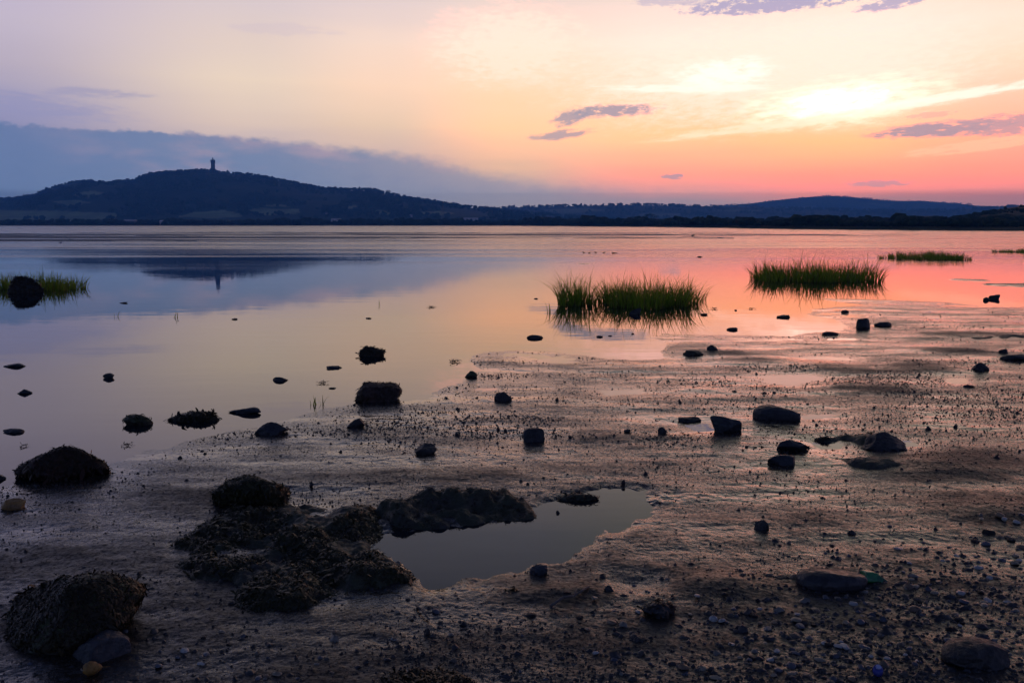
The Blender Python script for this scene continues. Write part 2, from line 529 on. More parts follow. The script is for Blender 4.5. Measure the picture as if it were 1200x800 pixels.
def mud_material():
    m, N, bs, out = new_mat('wet_mud')
    g = N.n('ShaderNodeNewGeometry').outputs['Position']
    big = N.noise(g, 0.9, 4.0, 0.55)
    st = N.n('ShaderNodeMapping')
    st.inputs['Scale'].default_value = (0.8, 2.6, 1.0)
    N.put(st.inputs['Vector'], g)
    film = N.noise(st.outputs[0], 1.0, 5.0, 0.6)
    speck = N.noise(g, 62.0, 4.0, 0.7)
    grit = N.noise(g, 190.0, 2.0, 0.6)
    c = N.mix(N.step(big, 0.35, 0.65), (0.026, 0.021, 0.018), (0.040, 0.030, 0.022))
    c = N.mix(N.step(speck, 0.46, 0.64), c, (0.008, 0.007, 0.007))
    c = N.mix(N.m('MULTIPLY', N.step(grit, 0.6, 0.75), 0.5), c, (0.10, 0.085, 0.065))
    N.put(bs.inputs['Base Color'], c)
    ro = N.m('ADD', N.step(film, 0.40, 0.62, 0.05, 0.27), N.step(speck, 0.44, 0.62, 0.0, 0.25))
    zz = N.n('ShaderNodeSeparateXYZ')
    N.put(zz.inputs[0], g)
    wet = N.step(zz.outputs[2], 0.007, 0.0005)
    dry = N.step(N.m('ADD', zz.outputs[2], N.m('MULTIPLY', N.m('SUBTRACT', film, 0.5), 0.012)), 0.012, 0.026)
    ro = N.m('ADD', ro, N.m('MULTIPLY', dry, 0.22))
    N.put(bs.inputs['Specular IOR Level'], N.m('SUBTRACT', 0.5, N.m('MULTIPLY', dry, 0.28)))
    N.put(bs.inputs['Roughness'], N.m('MULTIPLY', ro, N.m('SUBTRACT', 1.0, N.m('MULTIPLY', wet, 0.72))))
    hgt = N.m('ADD', N.m('MULTIPLY', speck, 1.0), N.m('MULTIPLY', grit, 0.25))
    slick = N.m('MULTIPLY', N.step(film, 0.52, 0.40), N.step(zz.outputs[2], 0.022, 0.010))
    hgt = N.m('MULTIPLY', hgt, N.m('SUBTRACT', 1.0, N.m('MULTIPLY', slick, 0.8)))
    bump(N, bs, hgt, 0.5, 0.004)
    return m


MUD = mud_material()
me = mesh_np('mud_flat', np.stack([X, Y, Z], -1).reshape(-1, 3), grid_faces(len(rr), len(ang), True)[:, ::-1], MUD)
kind(link('mud_flat', me), 'structure')


def water_material():
    m, N, bs, out = new_mat('lake_water')
    geo = N.n('ShaderNodeNewGeometry')
    pos = geo.outputs['Position']
    sx = N.n('ShaderNodeSeparateXYZ')
    N.put(sx.inputs[0], pos)
    d = N.m('POWER', N.m('ADD', N.m('MULTIPLY', sx.outputs[0], sx.outputs[0]), N.m('MULTIPLY', sx.outputs[1], sx.outputs[1])), 0.5)
    lg = N.m('LOGARITHM', N.m('MAXIMUM', d, 1.0), 10.0)
    # cat's paws: long streaks across the wind
    s1 = N.noise(N.xyz(N.m('MULTIPLY', sx.outputs[0], 0.03), N.m('MULTIPLY', sx.outputs[1], 0.22)), 1.0, 4.0, 0.6)
    s2 = N.noise(N.xyz(N.m('MULTIPLY', sx.outputs[0], 0.004), N.m('MULTIPLY', sx.outputs[1], 0.02), 4.0), 1.0, 4.0, 0.6)
    rip = N.step(N.m('ADD', lg, N.m('MULTIPLY', N.m('SUBTRACT', s1, 0.5), 0.24)), 1.40, 1.95)
    rough = N.m('ADD', 0.015, N.m('MULTIPLY', rip, N.step(s1, 0.3, 0.7, 0.08, 0.28)))
    rough = N.m('ADD', rough, N.m('MULTIPLY', N.step(lg, 2.1, 2.4), N.step(s2, 0.35, 0.65, 0.0, 0.06)))
    bs.inputs['Base Color'].default_value = (0.010, 0.013, 0.018, 1)
    N.put(bs.inputs['Roughness'], rough)
    bs.inputs['IOR'].default_value = 1.31
    w1 = N.noise(N.xyz(N.m('MULTIPLY', sx.outputs[0], 0.9), N.m('MULTIPLY', sx.outputs[1], 2.2)), 1.0, 3.0, 0.5)
    w2 = N.noise(N.xyz(N.m('MULTIPLY', sx.outputs[0], 0.12), N.m('MULTIPLY', sx.outputs[1], 0.5)), 1.0, 3.0, 0.5)
    hgt = N.m('ADD', N.m('MULTIPLY', w1, N.m('ADD', 0.006, N.m('MULTIPLY', rip, 0.007))), N.m('MULTIPLY', w2, N.m('MULTIPLY', rip, 0.05)))
    bump(N, bs, hgt, 1.0, 0.22)
    return m


WATER = water_material()
Rw = 7000.0
me = mesh_np('lake', [(-Rw, -200, 0), (Rw, -200, 0), (Rw, 2600, 0), (-Rw, 2600, 0)], np.array([[0, 1, 2, 3]]), WATER, False)
kind(link('lake', me), 'structure')
BED = simple('lake_bed_mud', (0.05, 0.045, 0.035), scale=0.05, rough=0.7)
me = mesh_np('ground', [(-9000, -1500, -0.6), (9000, -1500, -0.6), (9000, 9000, -0.6), (-9000, 9000, -0.6)], np.array([[0, 1, 2, 3]]), BED, False)
kind(link('ground', me), 'structure')

# ------------------------------------------------------------------ far land and hills
def land_material(name, wood, field, earth):
    m, N, bs, out = new_mat(name)
    a = N.n('ShaderNodeAttribute', attribute_name='field').outputs['Fac']
    pos = N.n('ShaderNodeNewGeometry').outputs['Position']
    nz = N.noise(pos, 0.02, 5.0, 0.65)
    nf = N.noise(pos, 0.2, 3.0, 0.6)
    c = N.mix(N.step(nz, 0.4, 0.6), wood, earth)
    c = N.mix(N.step(nf, 0.45, 0.7), c, tuple(q * 0.5 for q in wood))
    fc = N.mix(N.step(nz, 0.42, 0.58), field, tuple(q * 0.72 for q in field))
    N.put(bs.inputs['Base Color'], N.mix(a, c, fc))
    bs.inputs['Roughness'].default_value = 0.95
    bs.inputs['Specular IOR Level'].default_value = 0.1
    return m


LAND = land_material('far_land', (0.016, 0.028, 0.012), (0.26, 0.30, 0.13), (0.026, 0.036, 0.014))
FARLAND = land_material('haze_paled_land', (0.065, 0.08, 0.05), (0.22, 0.25, 0.14), (0.10, 0.115, 0.07))  # base colours lightened to paint in extra haze over the distant hills

SHORE_D = [(-500, 980), (0, 1000), (350, 1000), (600, 930), (700, 640), (800, 450), (900, 315), (1000, 250), (1120, 218), (1200, 205), (1500, 190)]
sx_, sd_ = np.array(SHORE_D, float).T


def shore_dist(px):
    return np.interp(px, sx_, sd_)


def land_h(px, Yd):
    s = shore_dist(px)
    k = np.clip((Yd - s) / np.maximum(0.03 * s, 6.0), -1, 1)
    return -0.3 + 0.9 * np.maximum(k + 0.3, 0) + 0.0018 * np.maximum(Yd - s, 0)


pxg = np.linspace(-500, 1700, 700)
tt = np.concatenate([np.linspace(-0.02, 0.08, 14), np.linspace(0.1, 6.0, 40)])
PX, TT = np.meshgrid(pxg, tt)
S = shore_dist(PX)
YD = S * (1 + 0.015 * fbm(PX * 0.03, TT * 0 + 1.0, 8, 3)) + TT * np.where(TT < 0.09, S, np.maximum(S, 700))
XD = (PX - 600) / F_PX / 1.0087 * YD
ZD = land_h(PX, YD) + 0.5 * fbm(XD * 0.05, YD * 0.05, 5, 3) * (TT > 0.0)
me = mesh_np('shore_land', np.stack([XD, YD, ZD], -1).reshape(-1, 3), grid_faces(len(tt), len(pxg)), LAND, True, {'field': np.zeros(PX.size)})
kind(link('shore_land', me), 'structure')


def box_px(X, Y, polys):
    out = np.zeros(X.shape)
    for q in polys:
        out = np.maximum(out, smooth(poly_sd(X, Y, q), -0.3, 0.5))
    return out


def hill(name, prof, D0, D1, D2, mat, fields, seed, drop=1.5, nx=900, nt=70, power=1.0):
    """a ridge whose crest stands at depth D1; returns a sampler"""
    px0, py0 = np.array(prof, float).T
    xs = np.linspace(px0[0], px0[-1], nx)
    prof_y = np.interp(xs, px0, py0 + drop)
    ker = np.hanning(13)
    ker /= ker.sum()
    prof_y = np.convolve(np.pad(prof_y, 6, 'edge'), ker, 'valid')
    crest = np.array([at(a, b, D1).z for a, b in zip(xs, prof_y)])
    crest = np.maximum(crest, 1.0)
    t = np.concatenate([np.linspace(0, 1, nt), np.linspace(1, 2, 16)[1:]])
    PXh, Th = np.meshgrid(xs, t)
    CR = np.broadcast_to(crest, PXh.shape)
    Yh = np.where(Th <= 1, D0 + (D1 - D0) * Th, D1 + (D2 - D1) * (Th - 1))
    Xh = (PXh - 600) / F_PX / 1.0087 * Yh
    rise = np.where(Th <= 1, np.sin(np.clip(Th, 0, 1) * math.pi / 2) ** 1.35, np.cos((Th - 1) * math.pi / 2))
    rug = fbm(Xh * 0.006, Yh * 0.006, seed, 5) * 0.16 * (1 - np.abs(rise * 2 - 1)) * CR
    Zh = 1.5 + (CR - 1.5) * rise + rug
    V = np.stack([Xh, Yh, Zh], -1)
    # where each point appears among the fields (given by the direction they lie in)
    fy = V[..., 1]
    xr = V[..., 0] / fy
    k = (V[..., 2] - CAM_H) / fy
    th = np.arctan(k) + TILT
    ysc = 400 - F_PX * np.tan(th)
    xsc = 600 + F_PX * V[..., 0] / (fy * math.cos(TILT) - (V[..., 2] - CAM_H) * math.sin(TILT))
    fl = box_px(xsc, ysc, fields)
    me = mesh_np(name, V.reshape(-1, 3), grid_faces(len(t), nx), mat, True, {'field': fl.ravel()})
    o = link(name, me)
    kind(o, 'structure')
    return V, fl, t


HILL1 = [(-260, 246), (-80, 240), (0, 234), (20, 232.5), (40, 230), (60, 222), (88, 214), (110, 213), (130, 214), (160, 212), (172, 206.5), (190, 203.5), (225, 201.5), (250, 201), (272, 204), (300, 206), (340, 214), (380, 221), (410, 222), (440, 223), (455, 227), (480, 232), (500, 235), (520, 238), (540, 241), (570, 244), (600, 247), (640, 251), (720, 257)]
HILL2 = [(380, 256), (440, 250), (500, 246), (540, 243), (580, 243), (600, 242), (640, 241), (680, 240), (740, 239), (800, 240), (850, 241), (900, 242), (960, 244), (1060, 246), (1100, 245), (1140, 243), (1180, 241), (1260, 240), (1500, 242)]
HILL3 = [(740, 250), (780, 246), (840, 241), (880, 238), (910, 234), (940, 231), (968, 229), (1000, 231), (1040, 235), (1080, 235), (1120, 238), (1145, 241), (1200, 243), (1260, 246), (1500, 250)]
FIELDS1 = [[(-200, 246), (0, 246), (70, 247), (138, 250), (135, 257), (60, 258), (-200, 258)], [(208, 254), (225, 249), (262, 246), (280, 250), (285, 254), (250, 256)], [(286, 247), (300, 244), (350, 245), (352, 250), (300, 253)], [(80, 228), (110, 223), (122, 226), (104, 232)],
           [(402, 243), (418, 240), (420, 246)], [(436, 246), (452, 247), (462, 252), (446, 252)], [(485, 249), (515, 247), (535, 250), (505, 254)], [(300, 241), (330, 239), (340, 243)], [(60, 236), (90, 234), (110, 238), (80, 241)]]
FIELDS2 = [[(630, 246), (690, 244), (720, 247), (660, 250)], [(740, 252), (760, 249), (800, 250), (790, 255)], [(820, 246), (900, 246), (880, 249)], [(560, 248), (600, 247), (610, 250)]]
FIELDS3 = [[(970, 252), (1010, 250), (1036, 252), (1034, 258), (972, 257)], [(1050, 251), (1090, 250), (1094, 256), (1054, 256)], [(1010, 238), (1050, 238), (1040, 243)], [(900, 243), (960, 241), (950, 246)]]
V1, fl1_, t1_ = hill('wooded_hill', HILL1, 1500, 2500, 3400, LAND, FIELDS1, 3, 2.0)
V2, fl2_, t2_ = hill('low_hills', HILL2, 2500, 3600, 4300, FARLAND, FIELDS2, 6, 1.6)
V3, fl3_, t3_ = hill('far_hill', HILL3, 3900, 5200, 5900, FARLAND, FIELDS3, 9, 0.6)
HEAD = [(1085, 264), (1105, 259), (1125, 255), (1145, 250), (1165, 245.5), (1185, 242.5), (1205, 240), (1260, 235), (1400, 230)]
V4, fl4_, t4_ = hill('headland', HEAD, 300, 520, 700, LAND, [], 12, 1.0, 300, 50)

# --- crowns of the far woods: one mesh of leafy lumps per wood
ICO_V = None


def lump_template(seed):
    """a ragged little crown: three squashed clusters of facets over a short trunk"""
    rg = np.random.default_rng(seed)
    vs, fs = [], []
    k = 0
    for j in range(5):
        c = np.array((rg.uniform(-.28, .28), rg.uniform(-.28, .28), rg.uniform(0.35, 0.78)))
        s = rg.uniform(0.2, 0.34)
        phi = (1 + 5 ** .5) / 2
        iv = np.array([(-1, phi, 0), (1, phi, 0), (-1, -phi, 0), (1, -phi, 0), (0, -1, phi), (0, 1, phi), (0, -1, -phi), (0, 1, -phi), (phi, 0, -1), (phi, 0, 1), (-phi, 0, -1), (-phi, 0, 1)]) / 1.9
        iv = iv * rg.uniform(0.7, 1.25, (12, 1))
        fi = np.array([(0, 11, 5), (0, 5, 1), (0, 1, 7), (0, 7, 10), (0, 10, 11), (1, 5, 9), (5, 11, 4), (11, 10, 2), (10, 7, 6), (7, 1, 8), (3, 9, 4), (3, 4, 2), (3, 2, 6), (3, 6, 8), (3, 8, 9), (4, 9, 5), (2, 4, 11), (6, 2, 10), (8, 6, 7), (9, 8, 1)])
        vs.append(iv * s + c)
        fs.append(fi + k)
        k += 12
    return np.concatenate(vs), np.concatenate(fs)


TEMPL = [lump_template(50 + i) for i in range(8)]


def wood(name, pts, hts, mat, aspect=1.0):
    vs, fs, k = [], [], 0
    for i, (p, h) in enumerate(zip(pts, hts)):
        tv, tf = TEMPL[i % len(TEMPL)]
        a = RNG.uniform(0, 6.28)
        ca, sa = math.cos(a), math.sin(a)
        w = h * RNG.uniform(0.75, 1.3) * aspect
        v = np.stack([(tv[:, 0] * ca - tv[:, 1] * sa) * w, (tv[:, 0] * sa + tv[:, 1] * ca) * w, tv[:, 2] * h * 1.05 - 0.12 * h], -1) + p
        vs.append(v)
        fs.append(tf + k)
        k += len(tv)
    me = mesh_np(name, np.concatenate(vs), np.concatenate(fs), mat, False)
    return kind(link(name, me), 'stuff')


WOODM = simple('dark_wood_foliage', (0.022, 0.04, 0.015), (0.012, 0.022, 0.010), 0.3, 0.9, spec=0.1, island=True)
WOODM2 = simple('haze_paled_foliage', (0.07, 0.085, 0.05), (0.045, 0.06, 0.035), 0.3, 0.9, spec=0.1, island=True)  # leaf colour paled with haze painted in, for woods on the distant hills


def sample_hill(V, fl, n, tmin, tmax, t, thr=0.3, patch=None, seed=1, clump=0.0, scl=0.01):
    rows = np.where((t >= tmin) & (t <= tmax))[0]
    rg = np.random.default_rng(seed)
    i = rg.integers(rows[0], rows[-1], n)
    j = rg.integers(0, V.shape[1] - 1, n)
    u, v = rg.random(n)[:, None], rg.random(n)[:, None]
    p = V[i, j] * (1 - u) * (1 - v) + V[i + 1, j] * u * (1 - v) + V[i, j + 1] * (1 - u) * v + V[i + 1, j + 1] * u * v
    keep = fl[i, j] < thr
    if clump:
        keep &= fbm(p[:, 0] * scl, p[:, 1] * scl, seed, 3) > clump - 0.5
    return p[keep]


p = sample_hill(V1, fl1_, 7500, 0.1, 1.02, t1_, 0.25, seed=2, clump=0.36)
wood('woodland', p, RNG.uniform(6, 11, len(p)), WOODM)
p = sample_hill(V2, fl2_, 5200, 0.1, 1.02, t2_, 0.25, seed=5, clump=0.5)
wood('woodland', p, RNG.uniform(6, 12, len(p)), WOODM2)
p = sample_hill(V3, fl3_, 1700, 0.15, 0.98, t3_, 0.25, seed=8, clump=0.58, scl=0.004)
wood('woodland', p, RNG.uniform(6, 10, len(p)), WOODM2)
p = sample_hill(V4, fl4_, 1600, 0.0, 1.02, t4_, 0.9, seed=9, clump=0.45, scl=0.03)
wood('scrub', p, RNG.uniform(0.8, 2.2, len(p)), WOODM, 1.4)

# hedges and trees along the far shore
q = RNG.uniform(-220, 700, 2600)
dd = shore_dist(q) * 1.02 + 20 + RNG.random(2600) ** 2 * 380
hh = RNG.uniform(2.5, 6.5, 2600) * (0.7 + 1.1 * np.clip(fbm(q * 0.03, dd * 0.01, 6, 3) + 0.35, 0, 1))
wood('shore_hedges', np.stack([(q - 600) / F_PX / 1.0087 * dd, dd, land_h(q, dd)], -1), hh, WOODM, 1.3)
q = RNG.uniform(640, 1250, 3000)
dd = shore_dist(q) * 1.02 + 6 + RNG.random(3000) ** 1.6 * 330
hh = RNG.uniform(0.5, 1.5, 3000) * (1 + dd / 260.0) * (0.6 + 1.1 * np.clip(fbm(q * 0.03, dd * 0.02, 16, 3) + 0.3, 0, 1))
wood('shore_scrub', np.stack([(q - 600) / F_PX / 1.0087 * dd, dd, land_h(q, dd)], -1), hh, WOODM, 1.6)

# ------------------------------------------------------------------ the air
bm_v = [(-4200, -60, -2), (4200, -60, -2), (4200, 6100, -2), (-4200, 6100, -2), (-4200, -60, 205), (4200, -60, 205), (4200, 6100, 205), (-4200, 6100, 205)]
bm_f = np.array([(0, 3, 2, 1), (4, 5, 6, 7), (0, 1, 5, 4), (1, 2, 6, 5), (2, 3, 7, 6), (3, 0, 4, 7)])
hm = bpy.data.materials.new('haze_air')
hm.use_nodes = True
hm.node_tree.nodes.clear()
HN = NT(hm.node_tree)
pv = HN.n('ShaderNodeVolumePrincipled')
pv.inputs['Color'].default_value = (0.14, 0.45, 1.0, 1)
pv.inputs['Anisotropy'].default_value = 0.12
pv.inputs['Density'].default_value = 0.0003
ho = HN.n('ShaderNodeOutputMaterial')
hm.node_tree.links.new(pv.outputs[0], ho.inputs['Volume'])
haze = link('haze', mesh_np('haze', bm_v, bm_f, hm, False))
kind(haze, 'stuff')

# ------------------------------------------------------------------ the tower on the hill
STONE = simple('dark_tower_stone', (0.10, 0.095, 0.09), (0.06, 0.058, 0.055), 0.4, 0.9, 1.5, 0.1)
SLIT = simple('dark_opening', (0.01, 0.01, 0.012), rough=0.9)


def prism(sides, r0, r1, z0, z1, rot=0.0, cx=0.0, cy=0.0, cap=True):
    a = np.arange(sides) / sides * 2 * math.pi + rot
    lo = np.stack([cx + r0 * np.cos(a), cy + r0 * np.sin(a), np.full(sides, z0)], -1)
    hi = np.stack([cx + r1 * np.cos(a), cy + r1 * np.sin(a), np.full(sides, z1)], -1)
    v = np.concatenate([lo, hi])
    f = [tuple(range(sides))[::-1], tuple(range(sides, 2 * sides))] if cap else []
    q = [(i, (i + 1) % sides, sides + (i + 1) % sides, sides + i) for i in range(sides)]
    return v, q, f


class MB:
    def __init__(self):
        self.v, self.f = [], []

    def add(self, v, f):
        k = len(self.v)
        self.v += [tuple(map(float, p)) for p in v]
        self.f += [tuple(int(i) + k for i in q) for q in f]
        return self

    def prism(self, *a, **k):
        v, q, c = prism(*a, **k)
        return self.add(v, list(q) + list(c))

    def box(self, cx, cy, cz, sx, sy, sz, taper=1.0):
        x, y, z = sx / 2, sy / 2, sz / 2
        v = [(cx + i * x * (taper if k > 0 else 1), cy + j * y * (taper if k > 0 else 1), cz + k * z) for k in (-1, 1) for j in (-1, 1) for i in (-1, 1)]
        return self.add(v, [(0, 2, 3, 1), (4, 5, 7, 6), (0, 1, 5, 4), (1, 3, 7, 5), (3, 2, 6, 7), (2, 0, 4, 6)])

    def bar(self, a, b, r, sides=5, r1=None):
        a, b = Vector(a), Vector(b)
        d = (b - a).normalized()
        u = d.orthogonal().normalized()
        w = d.cross(u)
        r1 = r if r1 is None else r1
        v = []
        for p, q in ((a, r), (b, r1)):
            for i in range(sides):
                t = 2 * math.pi * i / sides
                v.append(p + (u * math.cos(t) + w * math.sin(t)) * q)
        f = [(i, (i + 1) % sides, sides + (i + 1) % sides, sides + i) for i in range(sides)]
        return self.add(v, f + [tuple(range(sides))[::-1], tuple(range(sides, 2 * sides))])

    def build(self, name, mat, parent=None, smooth_shade=False):
        me = bpy.data.meshes.new(name)
        me.from_pydata(self.v, [], self.f)
        me.update()
        if smooth_shade:
            me.polygons.foreach_set('use_smooth', np.ones(len(me.polygons), bool))
        me.materials.append(mat)
        return link(name, me, parent)


tp = at(250, 202.5, 2500)
tower = empty('memorial_tower', tp, R(12))
tag(tower, 'tall dark stone tower with a pointed cap on the wooded hill top', 'tower')
MB().box(0, 0, 0.0, 12.6, 12.6, 9.0, 0.82).build('plinth', STONE, tower)
MB().box(0, 0, 18.0, 10.4, 10.4, 27.0, 0.95).build('shaft', STONE, tower)
for i in (-1, 1):
    for j in (-1, 1):
        b = MB()
        b.prism(10, 0.9, 1.1, 25.5, 34.0, cx=4.6 * i, cy=4.6 * j)
        b.prism(10, 1.2, 0.1, 34.0, 36.0, cx=4.6 * i, cy=4.6 * j)
        b.build('corner_turret', STONE, tower)
par = MB()
par.box(0, 0, 32.2, 10.4, 10.4, 1.4)
for k in range(5):
    for s_ in (-1, 1):
        par.box(-4 + 2 * k, 4.9 * s_, 33.6, 1.1, 0.6, 1.4)
        par.box(4.9 * s_, -4 + 2 * k, 33.6, 0.6, 1.1, 1.4)
par.build('parapet', STONE, tower)
MB().prism(8, 2.2, 2.1, 32.9, 36.4).build('lantern', STONE, tower)
MB().prism(8, 2.5, 0.15, 36.4, 42.0).build('spire', STONE, tower)
for z in (10, 18, 26):
    w = MB().box(0, -5.15 + 0.012 * z, z, 1.0, 0.5, 3.0).build('window', SLIT, tower)

# ------------------------------------------------------------------ sheds, houses, mast, single trees over the water
PALE = simple('pale_render', (0.62, 0.62, 0.60), (0.5, 0.5, 0.48), 0.3, 0.8)
ROOFG = simple('grey_sheet_roof', (0.42, 0.44, 0.46), (0.32, 0.34, 0.36), 0.2, 0.6)
ROOFP = simple('pale_sheet_roof', (0.74, 0.76, 0.78), (0.62, 0.64, 0.66), 0.2, 0.5)
SLATE = simple('slate_roof', (0.10, 0.10, 0.11), rough=0.7)
GLASSD = simple('dark_pane', (0.02, 0.025, 0.03), rough=0.15)


def building(name, px, py, wpx, D, wallh, roofh, depth, wallm, roofm, label, cat, nwin=3, rz=0.0, group=None):
    p = at(px, py, D)
    w = wpx * D / F_PX
    o = empty(name, p, rz)
    tag(o, label, cat, group)
    MB().box(0, 0, wallh / 2 - 1.0, w, depth, wallh + 2.0).build('wall', wallm, o)
    e = 0.35
    v = [(-w / 2 - e, -depth / 2 - e, wallh), (w / 2 + e, -depth / 2 - e, wallh), (w / 2 + e, depth / 2 + e, wallh), (-w / 2 - e, depth / 2 + e, wallh), (-w / 2 - e, 0, wallh + roofh), (w / 2 + e, 0, wallh + roofh)]
    MB().add(v, [(0, 1, 5, 4), (2, 3, 4, 5), (0, 4, 3), (1, 2, 5), (0, 3, 2, 1)]).build('roof', roofm, o)
    for i in range(nwin):
        x = (i + 0.5) / nwin * w - w / 2
        MB().box(x, -depth / 2 - 0.02, wallh * 0.55, min(1.2, w / nwin * 0.5), 0.1, wallh * 0.35).build('window', GLASSD, o)
    return o


FAR_SHED = 'low pale sheds strung along the far shore'
building('farm_shed', 27, 261.0, 24, 1060, 1.4, 1.2, 12, SLATE, ROOFG, 'low grey roofed shed on the far shore nearest the left edge', 'shed', 4, 0, FAR_SHED)
building('farm_shed', 80, 261.2, 32, 1060, 1.4, 1.1, 12, SLATE, ROOFP, 'long pale roofed shed on the far shore below the pale green field', 'shed', 6, 0, FAR_SHED)
building('farm_shed', 153, 260.6, 13, 1080, 1.6, 1.8, 12, SLATE, ROOFG, 'short grey gabled shed among the far hedges below the wooded hill', 'shed', 2, 0, FAR_SHED)
building('shore_house', 192, 261.2, 7, 1060, 1.8, 1.4, 8, PALE, ROOFP, 'small white house on the far shore to the left of the tower', 'house', 2, 0)
building('farm_shed', 282, 260.6, 19, 1060, 1.3, 1.0, 12, PALE, ROOFP, 'white low shed on the far shore to the right of the tower', 'shed', 4, 0, FAR_SHED)
building('farm_shed', 394, 258.6, 10, 1080, 1.6, 1.2, 10, PALE, ROOFG, 'small pale shed on the far shore below the hillside houses', 'shed', 2, 0, FAR_SHED)
building('farm_shed', 550, 257.5, 20, 1400, 1.8, 1.6, 14, PALE, ROOFG, 'grey shed beside the lattice mast on the far shore', 'shed', 4, 0, FAR_SHED)
building('farm_shed', 950, 258.5, 40, 900, 1.6, 1.4, 12, PALE, ROOFP, 'very long thin white roofed shed on the far shore under the far hill', 'shed', 6, 0, FAR_SHED)
building('farm_shed', 1010, 259.2, 17, 800, 2.0, 1.8, 12, SLATE, SLATE, 'dark roofed shed to the right of the very long white shed', 'shed', 2, 0, FAR_SHED)
building('farm_shed', 1078, 258.6, 44, 800, 2.4, 1.8, 12, SLATE, SLATE, 'long dark shed on the far shore near the headland', 'shed', 4, 0, FAR_SHED)
HOUSES = 'small white houses on the slopes of the wooded hill'
building('hillside_house', 149.5, 212.5, 3.2, 2470, 5, 3, 9, PALE, SLATE, 'tiny white house on the ridge to the left of the tower', 'house', 1, 0, HOUSES)
building('hillside_house', 404, 244.5, 3.0, 2000, 5, 3, 8, PALE, SLATE, 'tiny white house in the hillside pair, the left one', 'house', 1, 0, HOUSES)
building('hillside_house', 413, 245.0, 2.6, 2000, 5, 3, 8, PALE, SLATE, 'tiny white house in the hillside pair, the right one', 'house', 1, 0, HOUSES)
building('hillside_house', 383, 253.2, 2.6, 1700, 5, 3, 8, PALE, SLATE, 'tiny white house low on the hillside below the pair of houses', 'house', 1, 0, HOUSES)
building('hillside_house', 481, 256.5, 4.0, 1700, 5, 3, 8, PALE, ROOFG, 'small pale house low on the hill to the left of the lattice mast', 'house', 2, 0, HOUSES)

MAST = simple('dull_steel', (0.12, 0.12, 0.125), rough=0.6)
mp = at(519, 261, 1450)
mast = empty('lattice_mast', mp)
tag(mast, 'thin lattice power mast rising from the far shore beyond the hill foot', 'mast')
mh = 34.0
b = MB()
for i, j in ((-1, -1), (1, -1), (1, 1), (-1, 1)):
    b.bar((i * 2.4, j * 2.4, -1), (i * 0.35, j * 0.35, mh), 0.34, 4)
b.build('leg', MAST, mast)
b = MB()
for k in range(9):
    z0, z1 = k * mh / 9, (k + 1) * mh / 9
    for s_ in (-1, 1):
        w0, w1 = 2.4 - 2.05 * z0 / mh, 2.4 - 2.05 * z1 / mh
        b.bar((-w0, s_ * w0, z0), (w1, s_ * w1, z1), 0.09, 4)
        b.bar((w0, s_ * w0, z0), (-w1, s_ * w1, z1), 0.09, 4)
b.build('bracing', MAST, mast)
for z, w in ((mh - 2, 3.4), (mh - 6.5, 4.4), (mh - 11, 3.6)):
    MB().bar((-w, 0, z), (w, 0, z), 0.16, 4).build('cross_arm', MAST, mast)

BARK = simple('bark', (0.05, 0.04, 0.03), rough=0.9)


def far_tree(px, py_base, hpx, wpx, D, label, conical=False, seed=0, mat=None, group=None):
    p = at(px, py_base, D)
    h = hpx * D / F_PX
    w = wpx * D / F_PX
    o = empty('pine_tree' if conical else 'broadleaf_tree', p)
    tag(o, label, 'tree', group)
    MB().bar((0, 0, -1), (0, 0, h * 0.75), 0.03 * h, 7, 0.008 * h).build('trunk', BARK, o)
    rg = np.random.default_rng(seed + 400)
    n = 700
    z = rg.random(n)
    ph = rg.random(n) * 6.283
    if conical:
        rad = w / 2 * (1.02 - z) * (0.55 + 0.45 * np.sqrt(rg.random(n))) * (0.8 + 0.3 * np.sin(z * 30))
        z = 0.12 + 0.88 * z
    else:
        rad = w / 2 * np.sqrt(np.clip(1 - (2 * z - 1) ** 2, 0, 1)) * (0.55 + 0.5 * np.sqrt(rg.random(n))) * (1 + 0.25 * np.sin(3 * ph + 5 * z))
        z = 0.22 + 0.78 * z
    c = np.stack([rad * np.cos(ph), rad * np.sin(ph), z * h], -1)
    s = h * rg.uniform(0.03, 0.07, n)[:, None]
    d1, d2 = rg.normal(size=(n, 3)), rg.normal(size=(n, 3))
    d1 /= np.linalg.norm(d1, axis=1)[:, None]
    d2 /= np.linalg.norm(d2, axis=1)[:, None]
    v = np.stack([c - d1 * s, c + d2 * s * .7, c + d1 * s, c - d2 * s * .7], 1).reshape(-1, 3)
    link('crown', mesh_np('crown', v, np.arange(4 * n).reshape(-1, 4), mat or WOODM, False), o)
    return o


far_tree(762, 259, 8, 15, 900, 'round dark tree standing out of the low far shore in the middle', False, 1)
far_tree(742, 259, 5, 9, 900, 'smaller round dark tree to the left of the round shore tree', False, 2)
far_tree(786, 259.5, 4.5, 12, 900, 'low spreading dark tree to the right of the round shore tree', False, 3)
far_tree(28, 235, 7.5, 3.2, 2480, 'tall narrow pine on the left shoulder of the hill, leftmost of three', True, 4)
far_tree(33, 234, 6.5, 3.0, 2480, 'narrow pine on the left shoulder of the hill, middle of three', True, 5)
far_tree(38, 233, 6.0, 3.0, 2480, 'narrow pine on the left shoulder of the hill, rightmost of three', True, 6)
far_tree(455, 228, 5.0, 6, 2480, 'dark tree at the hill shoulder where the ridge steps down', False, 7)
far_tree(532, 242, 5.0, 3, 2450, 'slim tree on the skyline above the lattice mast', False, 8)
far_tree(525, 242, 4.6, 6, 2450, 'broad tree on the skyline just left of the slim one', False, 9)
far_tree(1135, 243, 5.0, 5, 3580, 'tree clump standing up at the right foot of the far hill', False, 10, WOODM2)

